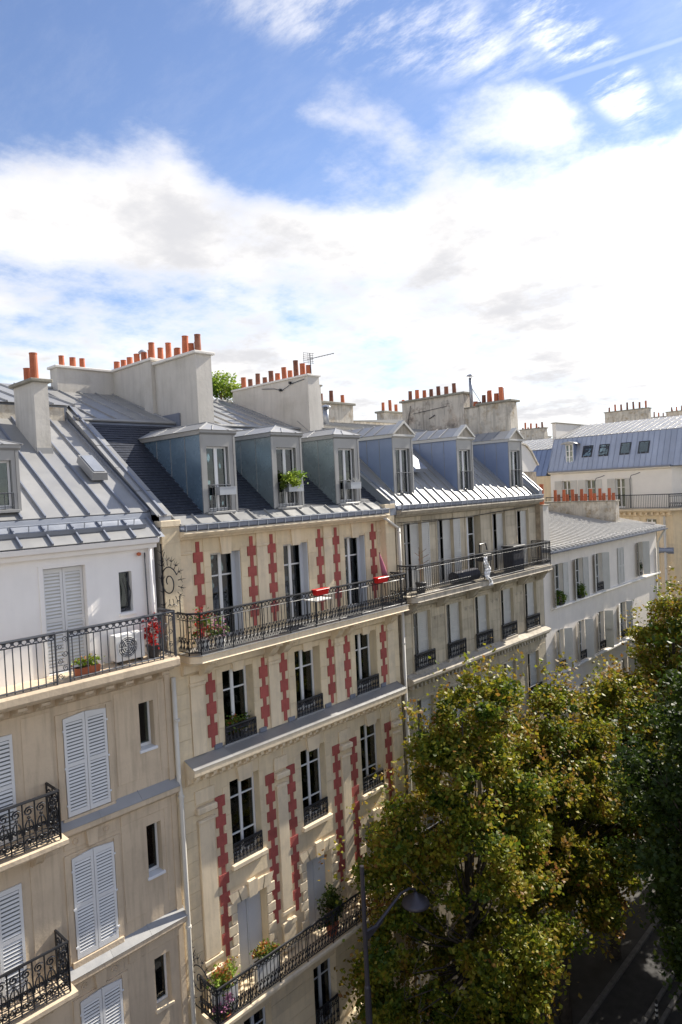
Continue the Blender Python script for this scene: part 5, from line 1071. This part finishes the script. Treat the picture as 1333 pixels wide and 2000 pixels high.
P_ = [[(22.92 + .3 * i / nx + .06 * math.sin(j * 1.3) + (.10 if j < 3 else 0) - .02 * j, -.74 - .05 * math.sin(i * 2 + j * .8) - .03, -4.02 + j * .115) for i in range(nx + 1)] for j in range(nz_ + 1)]
for j in range(nz_):
    for i in range(nx): sh_.quad(P_[j][i], P_[j][i + 1], P_[j + 1][i + 1], P_[j + 1][i])
o = build('hanging_cloth', sh_, 'fabric_white', None, smooth=True, recalc=False); tag(o, 'white cloth hanging over the railing of the weathered balcony', 'cloth')
md = o.modifiers.new('thick', 'SOLIDIFY'); md.thickness = .02
# rooftop shrub and aerial
t = thing('rooftop_shrub', 'yellow-green shrub growing on the roof behind the big cream chimney', 'shrub', (18.25, 9.3, 4.0))
leaves('foliage', foliage_points((18.35, 9.3, 4.75), (.85, .6, .55), 2600, 51, 22, .5, .28), .11, 'leaf_bright', t, 51); b = MB(); g = random.Random(9)
for k in range(14): b.tube([(18.3, 9.3, 3.9), (18.35 + g.uniform(-.3, .3), 9.3 + g.uniform(-.2, .2), 4.4), (18.35 + g.uniform(-.7, .8), 9.3 + g.uniform(-.4, .4), 4.95)], .02, 5, r2=.006)
build('stems', b, 'wood', t); build('tub', MB().box(17.9, 18.75, 9.0, 9.6, 3.7, 4.05), 'plastic_dark', t, bev=.02)
t = thing('tv_aerial', 'television aerial with grid reflector on the second chimney stack', 'aerial', (18.42, 3.85, 4.5))
build('mast', MB().tube([(18.42, 3.85, 4.5), (18.42, 3.88, 5.3)], .018, 6), 'iron_grey', t)
gr = MB()
for k in range(6): gr.tube([(18.3, 4.15 - .02 * abs(k - 2.5), 4.98 + k * .075), (18.75, 4.05 - .02 * abs(k - 2.5), 4.98 + k * .075)], .009, 4)
for k in range(3): gr.tube([(18.32 + k * .2, 4.13 - k * .04, 4.96), (18.32 + k * .2, 4.13 - k * .04, 5.38)], .009, 4)
build('reflector', gr, 'iron_grey', t); bm_ = MB().tube([(18.45, 4.05, 5.10), (18.9, 3.05, 5.22)], .014, 5)
for k in range(9): f = k / 8; bm_.tube([(18.5 + .4 * f - .06, 3.95 - .85 * f, 5.11 + .1 * f), (18.5 + .4 * f + .06, 3.95 - .85 * f + .03, 5.11 + .1 * f)], .007, 4)
build('boom', bm_, 'iron_grey', t)

# ================================================================== street lamps
def lamp(lab, x, y, zt, arm=True, head=True):
    t = thing('street_lamp', lab, 'street lamp', (x, y, G + .12)); 
    build('pole', MB().tube([(x, y, G + .12), (x, y, G + 1.2), (x, y, zt - 3.2), (x, y, zt - 3.15), (x, y, zt)], [.13, .10, .085, .065, .055], 10), 'lamp_grey', t, smooth=False)
    if arm:
        hx, hz = x + 2.02, zt - 1.62
        build('arm', MB().tube([(x, y, zt - 1.75), (x + .4, y - .02, zt - 1.80), (x + .9, y - .05, zt - 1.58), (x + 1.4, y - .08, zt - 1.36), (x + 1.78, y - .1, zt - 1.38), (hx, y - .1, zt - 1.52)], [.055, .05, .045, .04, .035, .035], 8).hexa([(x, y - .015, zt - 2.05), (x + .7, y - .04, zt - 1.80), (x + .7, y - .02, zt - 1.80), (x, y + .015, zt - 2.05), (x, y - .015, zt - 1.78), (x + .7, y - .04, zt - 1.70), (x + .7, y - .02, zt - 1.70), (x, y + .015, zt - 1.78)]), 'lamp_grey', t)
        build('lamp_head', MB().lathe((hx, y - .1, zt - 1.95), [(.38, 0), (.40, .03), (.37, .10), (.29, .17), (.14, .23), (.05, .36)], 20), 'lamp_grey', t, smooth=True); build('lens', MB().lathe((hx, y - .1, zt - 2.0), [(.02, -.06), (.2, -.03), (.34, .045)], 20), 'glass', t, smooth=True)
    return t
lamp('grey street lamp with curved arm and domed head in front of the red-chained building', 12.58, -3.1, -9.75)
pl = thing('street_sign_post', 'thin dark post standing on the far pavement between trunks', 'post', (35.0, -1.6, G + .12)); build('pole', MB().tube([(35, -1.6, G + .12), (35, -1.6, G + 5.4)], .05, 8), 'iron', pl); build('cap', MB().lathe((35, -1.6, G + 5.4), [(.07, 0), (.07, .06), (.02, .1)], 8), 'iron', pl)

# ================================================================== trees
def tree(lab, x, y, c, r, n, seed, size=.15, m='leaf_autumn', clumps=170, group='street trees', carve=None, low=-.6, lean=0.0):
    """trunk with limbs reaching into the leaf clumps of an uneven crown"""
    t = thing('street_tree', lab, 'tree', (x, y, G + .12), group); g = np.random.default_rng(seed); gr_ = random.Random(seed)
    d = g.normal(size=(clumps, 3)); d /= np.linalg.norm(d, axis=1)[:, None]
    cc = d * (.25 + .72 * g.random((clumps, 1)) ** .5); cc[:, 2] = np.where(cc[:, 2] < low, low + .25 * g.random(clumps), cc[:, 2])
    wd = np.where(cc[:, 2] > -.1, 1 - .42 * (cc[:, 2] + .1), 1.0); cc[:, 0] = cc[:, 0] * wd + lean * cc[:, 2]; cc[:, 1] *= wd
    C = cc * np.array(r) + np.array(c); cr = .26 + .62 * g.random(clumps) ** 1.5
    k = g.choice(clumps, n, p=cr ** 2 / (cr ** 2).sum())
    q = g.normal(size=(n, 3)); q /= np.linalg.norm(q, axis=1)[:, None]; q *= (g.random((n, 1)) ** .45); q[:, 2] *= .62
    P = C[k] + q * cr[k][:, None]
    # sprays of turning leaves at the shoot tips break the outline
    ns = n // 60; kk = g.integers(0, clumps, ns); out = C[kk] - np.array(c); out /= np.linalg.norm(out, axis=1)[:, None]; out[:, 2] += .45
    S = C[kk] + (out + g.normal(size=(ns, 3)) * .5) * (cr[kk] * .95)[:, None]
    T = np.repeat(S, 12, axis=0) + g.normal(size=(ns * 12, 3)) * np.array([.13, .13, .20]); T = T[T[:, 1] < -.12]
    if carve: T = T[~((T[:, 0] < carve[0]) & (T[:, 1] < carve[1]) & (T[:, 2] < carve[2]))]
    leaves('shoot_tips', T, size, 'leaf_tip' if m == 'leaf_autumn' else m, t, seed + 50, flat=.3)
    P = P[P[:, 1] < -.12]
    if carve: P = P[~((P[:, 0] < carve[0]) & (P[:, 1] < carve[1]) & (P[:, 2] < carve[2]))]
    leaves('crown', P, size, m, t, seed, flat=.2)
    zt = c[2] - r[2] * .45; b = MB()
    b.tube([(x, y, G + .1), (x + .03, y, G + 1.0), (x + (c[0] - x) * .4, y, G + 4), (x + (c[0] - x) * .8, y + (c[1] - y) * .5, zt), (c[0], c[1], c[2] + r[2] * .3), (c[0], c[1], c[2] + r[2] * .75)], [.27, .2, .17, .14, .08, .02], 10)
    build('trunk', b, 'bark', t, smooth=True, base=True)
    l_ = MB()
    for i in gr_.sample(range(clumps), min(clumps, 60)):
        e = C[i]; f = max(.0, min(.85, (e[2] - zt) / (r[2] * 1.6) * .7)); s0 = (c[0] * f + (x + (c[0] - x) * .8) * (1 - f), c[1], zt + (c[2] + r[2] * .3 - zt) * f)
        mid = [(s0[j] + e[j]) / 2 for j in range(3)]; mid[2] -= .25
        l_.tube([s0, mid, tuple(e)], .045, 5, r2=.010)
        for q_ in range(3): l_.tube([tuple(e), (e[0] + gr_.uniform(-.5, .5), e[1] + gr_.uniform(-.4, .4), e[2] + gr_.uniform(.1, .7))], .012, 4, r2=.004)
    build('limbs', l_, 'bark', t, smooth=True)
    return t
tree('large yellowing street tree nearest to the camera, hiding the lower storeys', 17.6, -2.9, (17.4, -3.1, -12.2), (4.5, 2.8, 6.5), 66000, 101, .125, clumps=190, carve=(15.3, -2.95, -9.4), low=-.80, lean=.20)
tree('yellowing street tree just behind the largest one', 23.9, -2.85, (23.7, -3.1, -12.7), (3.8, 2.8, 5.0), 42000, 102, .135)
tree('third street tree along the kerb with golden crown in front of the grey building', 28.6, -2.9, (28.9, -3.1, -12.9), (3.4, 2.7, 4.6), 30000, 103, .145)
tree('fourth street tree along the kerb, greener and taller', 34.6, -2.9, (35.2, -3.6, -10.9), (3.6, 3.2, 5.0), 26000, 104, .16)
tree('fifth street tree farthest along the kerb', 41.2, -2.9, (41.4, -3.6, -11.0), (3.6, 3.3, 5.0), 22000, 105, .17)
tree('dark green tree at the right edge on the near side of the street', 20.4, -9.6, (20.4, -9.4, -10.0), (3.5, 2.9, 5.3), 36000, 106, .13, m='leaf_green', group='near-side street trees')
tree('near-side tree beyond the right edge shading the road', 27.4, -9.6, (27.4, -9.2, -10.5), (3.6, 3.3, 5.2), 30000, 107, .17, m='leaf_green', group='near-side street trees')
tree('farther near-side tree beyond the right edge shading the road', 34.4, -9.6, (34.4, -9.2, -10.5), (3.7, 3.4, 5.2), 24000, 108, .20, m='leaf_green', group='near-side street trees')
tree('farthest near-side tree beyond the right edge shading the road', 41.4, -9.6, (41.4, -9.2, -10.5), (3.7, 3.4, 5.2), 22000, 109, .20, m='leaf_green', group='near-side street trees')

cl = build('vent_cowl', MB().tube([(12.98, 6.85, 4.78), (12.98, 6.85, 5.2)], .06, 10).lathe((12.98, 6.85, 5.2), [(.13, 0), (.15, .05), (.05, .13)], 10), 'galvanised', b2)
# ================================================================== unseen low houses added at the viewer's back to darken the street
for x0, x1, zt, m_, lab in ((4, 22, -8.6, 'far_brick', 'unseen low brick house added to shade the street, nearest the viewer'), (22, 42, -8.0, 'plaster_old', 'unseen low rendered house added to shade the street, next to the brick one'), (42, 64, -8.4, 'stone_grey', 'unseen low grey stone house added to shade the street, farthest along')):
    t = thing('added_house', lab, 'building', ((x0 + x1) / 2, -20, G), 'unseen houses added to shade the street')
    build('wall', MB().box(x0 + .02, x1 - .02, -24, -15.7, G, zt), m_, t)
    build('roof', MB().prism([(-24.2, zt + .01), (-20, zt + 2.0), (-15.5, zt + .01)], 'x', x0 + .1, x1 - .1), 'lead', t)
    src = None
    for r_ in range(3):
        for i in range(int((x1 - x0) / 2.4) - 1):
            xw, zw = x0 + 1.6 + i * 2.4, zt - 3.0 - r_ * 3.1
            if src is None: src = build('window', MB().box(xw, xw + 1.1, -15.72, -15.66, zw, zw + 2.0), 'room', t); off = WL[src.name] - Vector((xw, 0, zw))
            else: inst('window', src, t, off + Vector((xw, 0, zw)))
